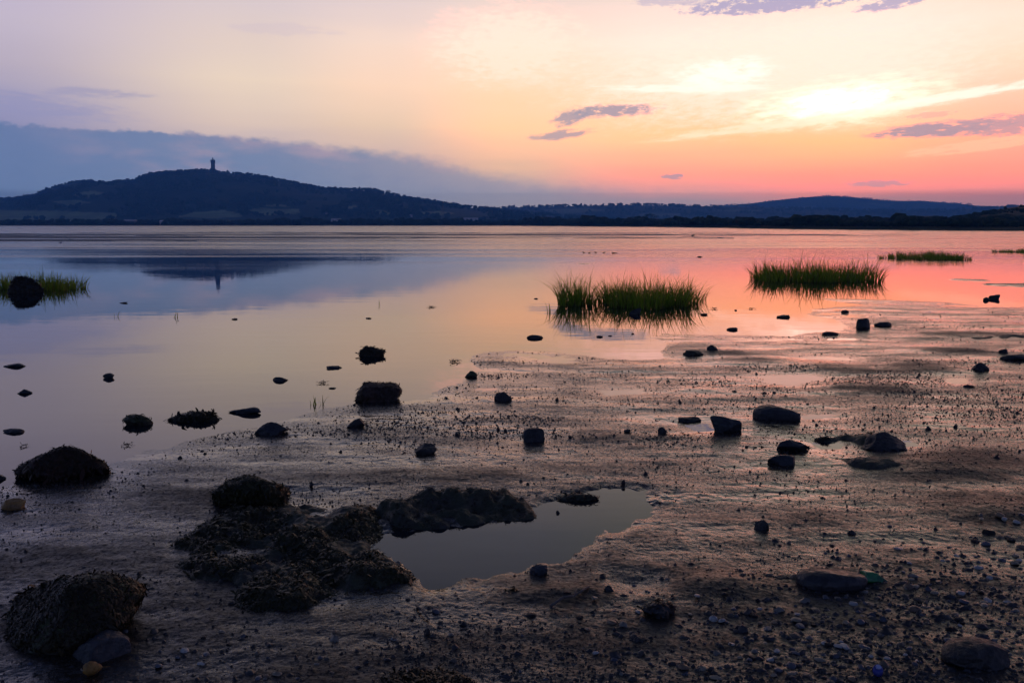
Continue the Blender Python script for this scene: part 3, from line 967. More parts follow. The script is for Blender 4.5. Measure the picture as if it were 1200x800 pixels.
# ------------------------------------------------------------------ beds of weed and bars of mud out on the lake
def sheet(name, poly, z, mat, nx=260, ny=40, seed=0, rough=0.35, amp=0.02, streak=0.0):
    """a low ragged bar lying just above the water; poly in directions of view"""
    P = [tuple(ground(*q)) for q in poly]
    pa = np.array(poly, float)
    gx = np.linspace(pa[:, 0].min(), pa[:, 0].max(), nx)
    gy = np.linspace(pa[:, 1].max(), pa[:, 1].min(), ny)
    GX, GY = np.meshgrid(gx, gy)
    g = np.array([ground(a, b) for a, b in zip(GX.ravel(), GY.ravel())])
    sd = poly_sd(GX.ravel(), GY.ravel(), poly) / max(1.0, (pa[:, 1].max() - pa[:, 1].min()) * 0.5)
    D = g[:, 1].mean()
    n1 = fbm(g[:, 0] / D * 14, g[:, 1] / D * 22, seed, 4)
    zz = -0.02 + (z + 0.02) * smooth(sd + rough * n1, -0.1, 0.5) + amp * fbm(g[:, 0] / D * 120, g[:, 1] / D * 50, seed + 4, 3)
    zz = zz + streak * (fbm(g[:, 0] * 0.02, g[:, 1] * 0.16, seed + 6, 4, 0.6) - 0.05)
    return link(name, mesh_np(name, np.stack([g[:, 0], g[:, 1], zz], -1), grid_faces(ny, nx), mat, True))


EEL = simple('eelgrass', (0.035, 0.11, 0.17), (0.022, 0.07, 0.12), 0.15, 0.6, 0.5, 0.05, spec=0.1)
kind(sheet('eelgrass_bed', [(-300, 274), (0, 273.6), (300, 272.6), (600, 271.8), (820, 273.5), (860, 275.2), (800, 277.3), (700, 278.5), (600, 279.5), (450, 281.5), (300, 283.5), (150, 286.5), (0, 288.5), (-300, 291)], 0.03, EEL, 500, 60, 3, 0.5, 0.012, 0.11), 'stuff')
kind(sheet('mud_bar', [(1095, 327.5), (1120, 326), (1150, 327), (1168, 329), (1150, 330), (1120, 329)], 0.02, MUD, 120, 24, 5, 0.5, 0.01), 'structure')
kind(sheet('mud_bar', [(1138, 333), (1160, 331), (1200, 331), (1300, 332), (1300, 338), (1200, 337), (1165, 336)], 0.03, MUD, 160, 30, 6, 0.5, 0.01), 'structure')
kind(sheet('mud_bar', [(672, 309), (690, 308.4), (694, 309), (684, 310)], 0.015, MUD, 60, 12, 7, 0.5, 0.005), 'structure')
kind(sheet('eelgrass_bed', [(800, 274.5), (900, 273.6), (1000, 275), (1090, 276.3), (1000, 277.2), (900, 276.6)], 0.012, EEL, 220, 24, 8, 0.6, 0.01, 0.10), 'stuff')

# ------------------------------------------------------------------ grass standing in the water
def grass_material():
    m, N, bs, out = new_mat('cord_grass')
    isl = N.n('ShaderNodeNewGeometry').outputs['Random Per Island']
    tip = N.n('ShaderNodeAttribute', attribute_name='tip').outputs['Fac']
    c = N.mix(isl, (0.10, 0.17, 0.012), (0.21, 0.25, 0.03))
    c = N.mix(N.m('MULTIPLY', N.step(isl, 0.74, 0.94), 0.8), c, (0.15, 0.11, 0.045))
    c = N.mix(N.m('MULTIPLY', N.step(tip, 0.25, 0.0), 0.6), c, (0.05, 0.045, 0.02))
    N.put(bs.inputs['Base Color'], c)
    bs.inputs['Roughness'].default_value = 0.55
    bs.inputs['Specular IOR Level'].default_value = 0.25
    tr = N.n('ShaderNodeBsdfTranslucent')
    N.put(tr.inputs[0], N.mix(1.0, c, (1.5, 1.7, 0.9), 'MULTIPLY'))
    mx = N.n('ShaderNodeMixShader')
    mx.inputs[0].default_value = 0.45
    N.t.links.new(bs.outputs[0], mx.inputs[1])
    N.t.links.new(tr.outputs[0], mx.inputs[2])
    N.t.links.new(mx.outputs[0], out.inputs[0])
    return m


GRASS = grass_material()


def blades(roots, hts, lean, width, seed=0, seg=5):
    """curved tapering blades; lean (n,2) is the tip's offset"""
    n = len(roots)
    rg = np.random.default_rng(seed)
    t = np.linspace(0, 1, seg)
    a = rg.random(n) * 6.283
    side = np.stack([np.cos(a), np.sin(a), np.zeros(n)], -1)
    V = np.zeros((n, seg, 2, 3))
    for k, tk in enumerate(t):
        c = roots.copy()
        c[:, 0] += lean[:, 0] * tk ** 1.9
        c[:, 1] += lean[:, 1] * tk ** 1.9
        droop = 0.22 * np.hypot(lean[:, 0], lean[:, 1]) * tk ** 3
        c[:, 2] += hts * tk - droop
        w = width * (1 - tk ** 1.6 * 0.94) * 0.5
        V[:, k, 0] = c - side * w[:, None]
        V[:, k, 1] = c + side * w[:, None]
    base = (np.arange(n) * seg * 2)[:, None]
    k = np.arange(seg - 1)[None, :] * 2
    F = np.stack([base + k, base + k + 1, base + k + 3, base + k + 2], -1).reshape(-1, 4)
    tip = np.broadcast_to(t[None, :, None], (n, seg, 2)).ravel()
    return V.reshape(-1, 3), F, tip


def grass_clump(parts, n, label, seed, hmean, blade_w=0.008, jag=1.0):
    """parts: ellipses in the picture's directions (px, py, half width px, half depth m, weight)"""
    rg = np.random.default_rng(seed)
    c0 = np.append(ground(parts[0][0], parts[0][1]), 0)
    o_pts, o_h, o_l = [], [], []
    wsum = sum(p[4] for p in parts)
    for px, py, wpx, dep, wgt in parts:
        c = ground(px, py)
        m = int(n * wgt / wsum)
        r = np.sqrt(rg.random(m)) ** 0.85
        a = rg.random(m) * 6.283
        wx = wpx * c[1] / F_PX
        x, y = r * np.cos(a), r * np.sin(a)
        ed = 1 + 0.18 * np.sin(3 * a + seed) + 0.1 * np.sin(7 * a)
        pos = np.stack([c[0] + x * wx * ed, c[1] + y * dep * ed], -1)
        tuft = fbm(pos[:, 0] * 2.6, pos[:, 1] * 2.6, seed + 3, 3)
        h = hmean * (1.0 + 0.7 * tuft) * (0.40 + 0.75 * rg.random(m)) * (1 - 0.25 * r ** 3)
        tall = rg.random(m) < 0.10
        h = np.where(tall, h * 1.3 * jag, h)
        out = r ** 2
        ln = np.stack([x * 0.36 * out + rg.normal(0, 0.2, m), y * 0.3 * out + rg.normal(0, 0.13, m)], -1) * h[:, None] * 1.25
        o_pts.append(np.stack([pos[:, 0], pos[:, 1], np.full(m, -0.03)], -1))
        o_h.append(h)
        o_l.append(ln)
    P, Hh, L = np.concatenate(o_pts), np.concatenate(o_h), np.concatenate(o_l)
    V, F, tip = blades(P - c0, Hh, L, blade_w * rg.uniform(0.7, 1.4, len(P)), seed)
    o = link('grass_clump', mesh_np('grass_clump', V, F, GRASS, True, {'tip': tip}), None, tuple(c0))
    return tag(o, label, 'grass clump')


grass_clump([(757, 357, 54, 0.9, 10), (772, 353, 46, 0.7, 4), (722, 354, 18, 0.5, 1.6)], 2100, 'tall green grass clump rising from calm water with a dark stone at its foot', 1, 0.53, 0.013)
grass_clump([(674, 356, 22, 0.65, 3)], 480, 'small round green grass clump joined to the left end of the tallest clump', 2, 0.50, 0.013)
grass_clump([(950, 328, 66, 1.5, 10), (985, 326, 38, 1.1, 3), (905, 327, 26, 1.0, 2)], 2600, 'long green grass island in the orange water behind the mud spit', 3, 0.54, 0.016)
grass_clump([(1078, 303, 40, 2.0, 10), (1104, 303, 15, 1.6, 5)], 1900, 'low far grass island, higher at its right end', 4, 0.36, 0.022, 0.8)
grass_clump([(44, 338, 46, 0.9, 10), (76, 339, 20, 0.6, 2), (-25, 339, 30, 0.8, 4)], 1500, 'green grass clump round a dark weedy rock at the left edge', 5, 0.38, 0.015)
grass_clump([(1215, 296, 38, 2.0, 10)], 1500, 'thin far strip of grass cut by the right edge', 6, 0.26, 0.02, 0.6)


def sprig(px, py, hpx, n, label, seed):
    c = ground(px, py)
    rg = np.random.default_rng(seed + 90)
    h = hpx * c[1] / F_PX
    P = np.stack([rg.normal(0, 0.03, n), rg.normal(0, 0.03, n), np.full(n, -0.02)], -1)
    V, F, tip = blades(P, h * rg.uniform(0.6, 1.1, n) + 0.02, rg.normal(0, 0.3, (n, 2)) * h, np.full(n, 0.012), seed)
    return tag(link('reed_sprig', mesh_np('reed_sprig', V, F, GRASS, True, {'tip': tip}), None, (c[0], c[1], 0)), label, 'reed sprig')


sprig(207, 372, 9, 4, 'two or three thin reed stems alone in the water left of centre', 1)
sprig(447, 357, 9, 4, 'thin reed stems alone in the water, the ones nearest the grass clumps', 2)
sprig(135, 371, 7, 3, 'short thin reed stems in the water near the left grass clump', 3)
sprig(643, 366, 14, 5, 'few tall grass blades standing apart just left of the small round clump', 4)
sprig(824, 352, 9, 3, 'few grass blades standing apart just right of the tallest clump', 5)
sprig(372, 474, 12, 9, 'faint thin stems at the water edge behind the blue black stone', 6)

# ------------------------------------------------------------------ stones
def rock_material(name, c1, c2, rough=0.42, moss=None, scale=9.0):
    m, N, bs, out = new_mat(name)
    tcn = N.n('ShaderNodeTexCoord').outputs['Object']
    n1 = N.noise(tcn, scale, 5.0, 0.6)
    n2 = N.noise(tcn, scale * 5, 4.0, 0.7)
    c = N.mix(N.step(n1, 0.38, 0.62), c1, c2)
    c = N.mix(N.m('MULTIPLY', N.step(n2, 0.5, 0.68), 0.6), c, tuple(q * 0.35 for q in c1))
    if moss:
        nr = N.n('ShaderNodeSeparateXYZ')
        N.put(nr.inputs[0], N.n('ShaderNodeNewGeometry').outputs['Normal'])
        f = N.m('MULTIPLY', N.step(nr.outputs[2], -0.2, 0.6), N.step(n1, 0.3, 0.55))
        c = N.mix(f, c, moss)
    N.put(bs.inputs['Base Color'], c)
    N.put(bs.inputs['Roughness'], N.step(n2, 0.35, 0.65, rough - 0.14, rough + 0.2))
    bump(N, bs, N.m('ADD', N.m('MULTIPLY', n1, 0.6), N.m('MULTIPLY', n2, 0.4)), 0.9, 0.02)
    return m


DARK = rock_material('wet_dark_stone', (0.012, 0.012, 0.013), (0.022, 0.020, 0.020), 0.55)
BLUE = rock_material('blue_black_stone', (0.011, 0.013, 0.018), (0.020, 0.022, 0.027), 0.5)
RED = rock_material('red_brown_stone', (0.045, 0.018, 0.012), (0.026, 0.014, 0.012), 0.6)
MOSSY = rock_material('mossy_stone', (0.024, 0.022, 0.014), (0.034, 0.030, 0.02), 0.6, (0.035, 0.045, 0.010))
YELL = rock_material('yellow_stone', (0.30, 0.15, 0.025), (0.16, 0.08, 0.02), 0.5, None, 14)
GREY = rock_material('grey_stone', (0.034, 0.035, 0.042), (0.022, 0.024, 0.03), 0.5)
TAN = rock_material('tan_stone', (0.20, 0.13, 0.075), (0.13, 0.09, 0.05), 0.6)
SLAB = rock_material('black_slab', (0.014, 0.014, 0.018), (0.022, 0.021, 0.026), 0.5, None, 5)
WEED = simple('brown_seaweed', (0.030, 0.020, 0.006), (0.012, 0.009, 0.004), 8, 0.48, island=True, spec=0.25)
WEEDG = simple('green_brown_seaweed', (0.032, 0.030, 0.007), (0.013, 0.011, 0.004), 8, 0.48, island=True, spec=0.25)
WEEDR = simple('red_brown_seaweed', (0.036, 0.013, 0.006), (0.014, 0.010, 0.004), 8, 0.48, island=True, spec=0.25)
MUDM = rock_material('dark_mud_clod', (0.030, 0.025, 0.021), (0.020, 0.017, 0.015), 0.6, (0.030, 0.032, 0.012), 7)


def ico(sub):
    phi = (1 + 5 ** .5) / 2
    v = [Vector(p).normalized() for p in [(-1, phi, 0), (1, phi, 0), (-1, -phi, 0), (1, -phi, 0), (0, -1, phi), (0, 1, phi), (0, -1, -phi), (0, 1, -phi), (phi, 0, -1), (phi, 0, 1), (-phi, 0, -1), (-phi, 0, 1)]]
    f = [(0, 11, 5), (0, 5, 1), (0, 1, 7), (0, 7, 10), (0, 10, 11), (1, 5, 9), (5, 11, 4), (11, 10, 2), (10, 7, 6), (7, 1, 8), (3, 9, 4), (3, 4, 2), (3, 2, 6), (3, 6, 8), (3, 8, 9), (4, 9, 5), (2, 4, 11), (6, 2, 10), (8, 6, 7), (9, 8, 1)]
    for _ in range(sub):
        cache, nf = {}, []

        def mid(a, b):
            k = (min(a, b), max(a, b))
            if k not in cache:
                cache[k] = len(v)
                v.append((v[a] + v[b]).normalized())
            return cache[k]
        for a, b, c in f:
            ab, bc, ca = mid(a, b), mid(b, c), mid(c, a)
            nf += [(a, ab, ca), (b, bc, ab), (c, ca, bc), (ab, bc, ca)]
        f = nf
    return np.array([tuple(p) for p in v]), np.array(f)


ICO = {k: ico(k) for k in (2, 3, 4, 5)}


def rock_shape(seed, sub=4, cuts=9, rough=0.16, blocky=0.0):
    v, f = ICO[sub]
    v = v.copy()
    rg = np.random.default_rng(seed)
    if blocky:
        s = np.sign(v) * np.abs(v) ** (1 - 0.55 * blocky)
        v = s / np.abs(s).max(0)
    for k in range(cuts):
        n = rg.normal(size=3)
        n /= np.linalg.norm(n)
        d = rg.uniform(0.48, 0.82)
        over = np.maximum(v @ n - d, 0)
        v = v - over[:, None] * n * 0.92
    nn = v / np.linalg.norm(v, axis=1)[:, None]
    q = v + seed * 1.37
    v = v + nn * (fbm3(q, 1.4, seed, 3) * rough + fbm3(q, 5.0, seed + 2, 3) * rough * 0.35)[:, None]
    lo, hi = v.min(0), v.max(0)
    v = (v - (lo + hi) / 2) / ((hi - lo) / 2)
    return v, f


def frond_mesh(pts, nrm, n, size, seed, droop=0.5, wid=0.34):
    """straps of weed lying over a surface (points with normals)"""
    rg = np.random.default_rng(seed)
    i = rg.integers(0, len(pts), n)
    p, q = pts[i], nrm[i]
    d = rg.normal(size=(n, 3))
    d[:, 2] -= droop
    d -= (d * q).sum(1)[:, None] * q * 0.72
    d /= np.linalg.norm(d, axis=1)[:, None] + 1e-9
    sd = np.cross(d, q)
    sd /= np.linalg.norm(sd, axis=1)[:, None] + 1e-9
    L = size * rg.gamma(4, 0.22, n)
    seg = 4
    V = np.zeros((n, seg, 2, 3))
    wave = rg.uniform(-0.5, 0.5, n)
    for k in range(seg):
        t = k / (seg - 1)
        c = p + q * (0.3 * size * math.sin(math.pi * min(t * 1.2, 1)) + 0.003) + d * (L * t)[:, None] + sd * (wave * L * t * t)[:, None]
        c[:, 2] -= droop * 0.25 * L * t * t
        w = L * wid * (0.45 + 0.8 * t if k < seg - 1 else 0.35) * 0.5
        V[:, k, 0], V[:, k, 1] = c - sd * w[:, None], c + sd * w[:, None]
    b = (np.arange(n) * seg * 2)[:, None]
    k = np.arange(seg - 1)[None] * 2
    F = np.stack([b + k, b + k + 1, b + k + 3, b + k + 2], -1).reshape(-1, 4)
    return V.reshape(-1, 3), F


def vert_normals(v, f):
    n = np.zeros_like(v)
    fn = np.cross(v[f[:, 1]] - v[f[:, 0]], v[f[:, 2]] - v[f[:, 0]])
    for k in range(f.shape[1]):
        np.add.at(n, f[:, k], fn)
    return n / (np.linalg.norm(n, axis=1)[:, None] + 1e-12)


def stone(name, px, py, wpx, hpx, label, cat, mat=None, seed=0, blocky=0.0, cuts=9, rough=0.16, deep=0.75, weed=None, nweed=0, wsize=0.05, sub=None, rz=None, group=None, tilt=0.0, hmin=0.25, ridge=None):
    """a stone whose outline is wpx by hpx, its foot at py + hpx / 2"""
    foot = py + hpx * 0.5
    g = ground(px, foot)
    z0 = float(H(np.array([g[0]]), np.array([g[1]]), False)[0])
    if z0 < 0:
        foot = py + hpx * 0.16
        hpx = hpx * 0.64
        deep, hmin = deep * 0.7, 0.1
        g = ground(px, foot)
    z0 = max(z0, 0.0)
    g = ground(px, foot, z0)
    D = float(np.hypot(g[1], CAM_H))
    w = wpx * D / F_PX
    dp = w * deep
    dip = math.atan2(CAM_H, g[1])
    h = max((hpx * D / F_PX - dp * 0.45 * math.sin(dip)) / math.cos(dip), w * hmin * 0.6)
    y = g[1] + dp * 0.5
    h *= 0.86
    v, f = rock_shape(seed + 3, sub or (4 if wpx > 18 else 3), cuts, rough, blocky)
    v = v.copy()
    if ridge is not None:
        u = np.where(v[:, 0] > ridge, (v[:, 0] - ridge) / (1.001 - ridge), (ridge - v[:, 0]) / (1.001 + ridge))
        v[:, 2] = np.where(v[:, 2] > -0.3, -0.3 + (v[:, 2] + 0.3) * (1.0 - 0.62 * np.clip(u, 0, 1) ** 1.5), v[:, 2])
        v[:, 2] = np.where(v[:, 2] > 0, v[:, 2] * 1.0, v[:, 2])
    v[:, 0] *= w / 2
    v[:, 1] *= dp / 2
    # the lowest third is sunk
    v[:, 2] = (v[:, 2] + 0.25) * h / 1.25
    if tilt:
        v[:, 2] += v[:, 0] * math.tan(tilt) * smooth(v[:, 2], 0, h)
    o = link(name, mesh_np(name, v, f, mat or DARK, True), None, (g[0] * y / g[1], y, z0))
    o.rotation_euler = (0, 0, 0 if rz is None else rz)
    tag(o, label, cat, group)
    if weed is not None:
        n = vert_normals(v, f)
        up = v[:, 2] > -0.02 * h
        sv, sf = frond_mesh(v[up], n[up], nweed, wsize, seed + 77)
        link('seaweed', mesh_np('seaweed', sv, sf, weed, True), o)
    return o


S_ = stone
# out in the shallow water at the left
S_('stone', 17, 429, 26, 8, 'low pointed black stone in shallow water at the left edge, farthest of three there', 'stone', BLUE, 1, 0.1, ridge=0.4)
S_('stone', 127.5, 441.5, 13, 11, 'small angular blue grey stone alone in the calm left shallows', 'stone', BLUE, 2, 0.3)
S_('stone', 29, 460, 18, 10, 'small humped black stone in shallow water at left, middle of three near the edge', 'stone', BLUE, 3, ridge=0.0)
S_('stone', 16, 506, 26, 10, 'flat dark stone in shallow water at the left edge, nearest of three there', 'stone', BLUE, 4)
S_('stone', 162, 495, 34, 22, 'rounded mossy green brown stone in the shallows beside the ragged weed clump', 'stone', MOSSY, 5, 0.3, 9, 0.12, 0.8, WEEDG, 130, 0.025)
S_('weed_clump', 229, 491, 60, 20, 'ragged clump of brown seaweed standing in the shallows', 'seaweed clump', MUDM, 6, 0, 5, 0.35, 0.6, WEED, 1500, 0.035, ridge=0.45)
S_('stone', 287, 483, 40, 12, 'long flat blue grey stone in the shallows just behind the blue black stone', 'stone', BLUE, 7, 0.1, 9, 0.2, 0.5, tilt=0.12)
S_('stone', 317, 500, 42, 21, 'blue black stone with a small tail at the edge of the speckled mud', 'stone', BLUE, 8, 0.2, 10, 0.2, 0.7, ridge=-0.25)
S_('weedy_rock', 73, 542, 104, 46, 'ridge shaped rock hung with red brown seaweed at the left waterline', 'rock', RED, 9, 0, 8, 0.22, 0.6, WEEDR, 5200, 0.026, 5, ridge=0.12)
S_('stone', -2, 560, 18, 15, 'dark stone cut by the left edge beside the red brown weedy rock', 'stone', DARK, 10)
S_('yellow_stone', 16, 591, 25, 13, 'bright yellow ochre stone on the mud at the left edge', 'stone', YELL, 11, 0.1, 7, 0.1)
S_('stone', 328, 445, 19, 9, 'small dark rounded stone in calm water between centre and left', 'stone', BLUE, 12, 0.2)
S_('stone', 391.5, 431, 18, 6, 'small low dark stone in calm water left of the two lobed rock', 'stone', BLUE, 13)
S_('stone', 389.5, 455, 9, 3, 'tiny flat stone barely breaking the water left of the red brown block', 'stone', MOSSY, 14)
S_('weedy_rock', 435, 414.5, 31, 21, 'two lobed dark weedy rock standing in the yellow reflected water', 'rock', DARK, 15, 0.1, 7, 0.25, 0.7, WEED, 500, 0.03)
S_('weedy_rock', 443, 458.5, 55, 27, 'big blocky red brown rock at the edge where water meets mud', 'rock', RED, 16, 0.5, 10, 0.15, 0.7, WEEDR, 900, 0.022)
S_('stone', 418, 494.5, 22, 14, 'black wedge stone on the mud below the red brown block', 'stone', DARK, 17, 0.3, 10, ridge=0.4)
S_('stone', 552, 438, 15, 9, 'small mossy stone at the water edge near the mud point', 'stone', MOSSY, 18)
S_('stone', 589.5, 464, 21, 12, 'dark stone with a flat ledge in a wet hollow above centre', 'stone', DARK, 19, 0.4)
S_('block_stone', 625.5, 509, 25, 19, 'upright square black block on the mud with a thin bright puddle at its foot', 'stone', DARK, 20, 0.95, 4, 0.06, 0.8)
S_('stone', 499, 526, 26, 14, 'black angular stone alone on the mud left of the square block', 'stone', DARK, 21, 0.5, 8, tilt=0.1)
S_('stone', 627, 395.5, 20, 8, 'dark pointed stone in the golden water below the small round grass clump', 'stone', DARK, 22, tilt=-0.12)
S_('stone', 776, 503.5, 11, 9, 'small black stone at the right end of a faint wet streak', 'stone', DARK, 23, 0.3)
S_('stone', 735, 504.5, 8, 5, 'tiny black stone at the left end of a faint wet streak', 'stone', DARK, 24)
S_('stone', 808, 493, 28, 11, 'low flat black stone touching the left of a rounded black boulder', 'stone', DARK, 25)
S_('boulder', 850, 495.5, 37, 24, 'rounded black boulder with a puddle at its left foot', 'boulder', BLUE, 26, 0.2, 7, 0.1)
S_('boulder', 910, 483, 54, 20, 'smooth oblong black boulder lying on the shining mud', 'boulder', BLUE, 27, 0.55, 5, 0.07, 0.6)
S_('boulder', 928, 520.5, 40, 17, 'low black stone left of the puddle beside the long mud hump', 'boulder', BLUE, 28, 0.2, 8, 0.12, 0.7)
S_('stone', 916, 539, 32, 14, 'flat oval black stone in front of the low black stone and puddle', 'stone', BLUE, 29, 0.2, 6, 0.08, 0.7)
S_('boulder', 1032, 516, 62, 27, 'dark peaked rock at the right end of the long mud hump', 'boulder', DARK, 30, 0, 8, 0.2, 0.7, ridge=0.3)
S_('stone', 1011.5, 378, 16, 14, 'black upright stone on the far mud spit', 'stone', DARK, 31, 0.4)
S_('stone', 1034, 379.5, 21, 7, 'low ragged black stone just right of the upright one on the far spit', 'stone', DARK, 32)
S_('stone', 1149, 428.5, 19, 12, 'black pyramid shaped stone on the far right mud', 'stone', DARK, 33, 0.1, ridge=-0.2)
S_('stone', 1188, 418, 32, 9, 'long low black stone near the right edge on the far mud', 'stone', DARK, 34, 0.2)
S_('stone', 1176, 411, 11, 6, 'small black stone just above the long low one near the right edge', 'stone', DARK, 35)
S_('stone', 1165, 349, 14, 10, 'round black stone in the pink water near the right edge, larger of a touching pair', 'stone', DARK, 36)
S_('stone', 1156, 351, 8, 7, 'small black stone touching the left of the round one in the pink water', 'stone', DARK, 37)
S_('stone', 918, 371.5, 17, 6, 'flat dark stone in the orange water left of the far mud spit', 'stone', DARK, 38)
S_('stone', 858, 386, 13, 6, 'flat dark stone in the orange water close to the mud edge', 'stone', DARK, 39)
S_('stone', 972, 390.5, 22, 5, 'thin dark bar of stone at the water edge of the far spit', 'stone', DARK, 40)
S_('stone', 744, 366.5, 15, 13, 'dark stone in the water at the foot of the tallest grass clump', 'stone', DARK, 41, 0.2)
S_('stone', 825, 368.5, 9, 4, 'tiny flat stone in the orange water right of the tallest grass clump', 'stone', DARK, 42)
S_('stone', 702.5, 394.5, 8, 3.4, 'tiny dark stone in reflected blue cloud below the tallest grass clump', 'stone', DARK, 43)
S_('stone', 715, 393.5, 5, 2, 'speck of stone just right of the tiny dark stone in the reflected cloud', 'stone', DARK, 44)
S_('stone', 741.5, 391, 3.5, 2.4, 'speck of dark stone in water just left of the mud tip', 'stone', DARK, 45)
S_('stone', 990, 364.5, 9, 4, 'small dark stone on the upper edge of the far mud spit', 'stone', DARK, 46)
S_('stone', 835, 407, 15, 8, 'small dark stone with a glint of water on the near mud tongue', 'stone', DARK, 47)
S_('mud_clod', 812, 413, 24, 7, 'low dark clod just left of the glinting small stone on the mud tongue', 'mud clod', MUDM, 48)
S_('weedy_rock', 30, 338, 38, 36, 'round dark weed covered rock in front of the left grass clump', 'rock', DARK, 49, 0, 6, 0.12, 0.8, WEED, 900, 0.06)
S_('stone', 145, 355, 10, 3, 'small flat stone in blue water right of the left grass clump', 'stone', DARK, 50)
S_('stone', 275, 374, 7, 3, 'tiny stone in the water below the reflected tower', 'stone', DARK, 51)
S_('stone', 432, 373, 7, 2.6, 'tiny pair shaped stone in the golden water above the two lobed rock', 'stone', DARK, 52)
S_('stone', 628, 350, 5, 2, 'tiny stone in the water left of the small round grass clump', 'stone', DARK, 53)
S_('stone', 820, 301, 7, 2.4, 'dark speck on the far water above the gap between grass clumps', 'stone', DARK, 54)
S_('stone', 720, 296.6, 7, 2.0, 'dark speck of weed stone on the far water, right end of a dotted row', 'stone', DARK, 55)
S_('stone', 1124, 302, 9, 4, 'dark stone at the right tip of the low far grass island', 'stone', DARK, 56)
# on the nearer mud
S_('weedy_rock', 296, 576, 88, 40, 'rounded rock thick with green brown seaweed behind the wide weed mound', 'rock', MOSSY, 60, 0.2, 6, 0.14, 0.75, WEEDG, 6500, 0.022, 5)
S_('weedy_rock', 76, 722, 170, 92, 'big dark boulder shaggy with seaweed in the near left corner', 'boulder', MOSSY, 61, 0.45, 8, 0.14, 0.75, WEED, 9000, 0.018, 5)
S_('stone', 116, 764, 66, 36, 'smooth grey stone leaning against the foot of the big shaggy boulder', 'stone', GREY, 62, 0.3, 7, 0.08, 0.8, sub=5)
S_('stone', 631, 667.5, 21, 14, 'small humped grey stone at the near edge of the big puddle', 'stone', GREY, 63, 0.1)
S_('stone', 714, 690, 12, 9, 'small black stone below the right end of the big puddle', 'stone', DARK, 64)
S_('stone', 654, 600.5, 5, 6, 'tiny black stone standing in the big puddle below the mud ridge', 'stone', DARK, 65)
S_('mud_clod', 678, 585, 48, 16, 'dark ragged clod at the far rim of the big puddle', 'mud clod', MUDM, 66, 0.1, 6, 0.2, 0.6, WEED, 160, 0.02, 4, tilt=0.15)
S_('stone', 500, 740, 8, 9, 'small round black pebble on the near mud below the wide weed mound', 'stone', DARK, 67)
S_('mussel_cluster', 772, 716, 40, 22, 'cluster of blue black mussel shells and brown weed on the near mud', 'shell cluster', BLUE, 68, 0.2, 12, 0.3, 0.8, WEEDR, 90, 0.02)
S_('stone', 747, 748, 21, 9, 'flat black stone on the near mud below the mussel cluster', 'stone', DARK, 69)
S_('stone', 892.5, 615, 19, 14, 'black wedge stone alone on the bronze mud right of centre', 'stone', DARK, 70, 0.1)
S_('flat_slab', 974, 680, 80, 26, 'smooth flat black slab lying on the gravelly mud', 'slab', SLAB, 71, 0.3, 1, 0.04, 0.55, sub=5)
S_('stone', 931, 676, 16, 6, 'tan sliver of stone just left of the flat black slab', 'stone', TAN, 72)
S_('stone', 916, 677, 16, 5, 'thin dark splinter left of the tan sliver by the slab', 'stone', DARK, 73)
S_('boulder', 1140, 769, 72, 34, 'broad black boulder in the gravel of the near right corner', 'boulder', DARK, 175, 0.2, 3, 0.10, 0.75, sub=5)
S_('stone', 1152, 747, 16, 11, 'round blue grey stone behind the broad black boulder', 'stone', GREY, 75)
S_('stone', 365, 566, 5, 8, 'tiny upright dark peg of stone right of the rounded weedy rock', 'stone', DARK, 76)
S_('stone', 535, 508, 5, 5, 'tiny black stone on the speckled mud left of the square block', 'stone', DARK, 77)
S_('stone', 584, 501, 4, 5, 'tiny upright black stone between the ledge stone and the square block', 'stone', DARK, 78)
S_('stone', 730.5, 564, 5, 5, 'tiny black stone above the big puddle on the right', 'stone', DARK, 79)
S_('stone', 668, 511, 4, 4, 'tiny dark stone right of the square block', 'stone', DARK, 80)
S_('stone', 862, 363.5, 3, 2.5, 'dark speck in the orange water above the flat stones', 'stone', DARK, 81)
S_('stone', 1135, 452, 14, 4, 'thin dark stone on the wet mud below the pyramid shaped stone', 'stone', DARK, 82)
S_('stone', 1087, 501, 8, 5, 'small dark stone on the mud right of the long hump', 'stone', DARK, 83)
S_('stone', 1120, 498, 6, 5, 'small black stone on the mud, second to the right of the long hump', 'stone', DARK, 84)

for i, (fx, fy, fw, t_) in enumerate([(378, 449, 8, 'thin floating scrap of weed left of the big red brown block'), (505, 360, 6, 'thin floating scrap of weed in the golden water above the mud point'), (880, 362, 5, 'scrap of weed floating in the orange water below the long grass island'), (836, 362, 6, 'scrap of weed floating right of the tallest grass clump'),
                                      (150, 522, 7, 'thin scrap of weed at the water edge above the mud on the left'), (533, 424, 10, 'flat scrap of weed off the tip of the mud point'), (29, 523, 6, 'scrap of weed floating behind the red brown weedy rock')]):
    pc = ground(fx, fy)
    wm = fw * pc[1] / F_PX
    pp = np.stack([RNG.normal(0, wm * 0.35, 60), RNG.normal(0, wm * 0.5, 60), np.full(60, 0.002)], -1)
    fv, ff = frond_mesh(pp, np.tile((0.0, 0.0, 1.0), (60, 1)), 60, wm * 0.35, 900 + i, 0.0, 0.3)
    tag(link('floating_weed', mesh_np('floating_weed', fv, ff, WEED, True), None, (pc[0], pc[1], 0.004)), t_, 'seaweed')

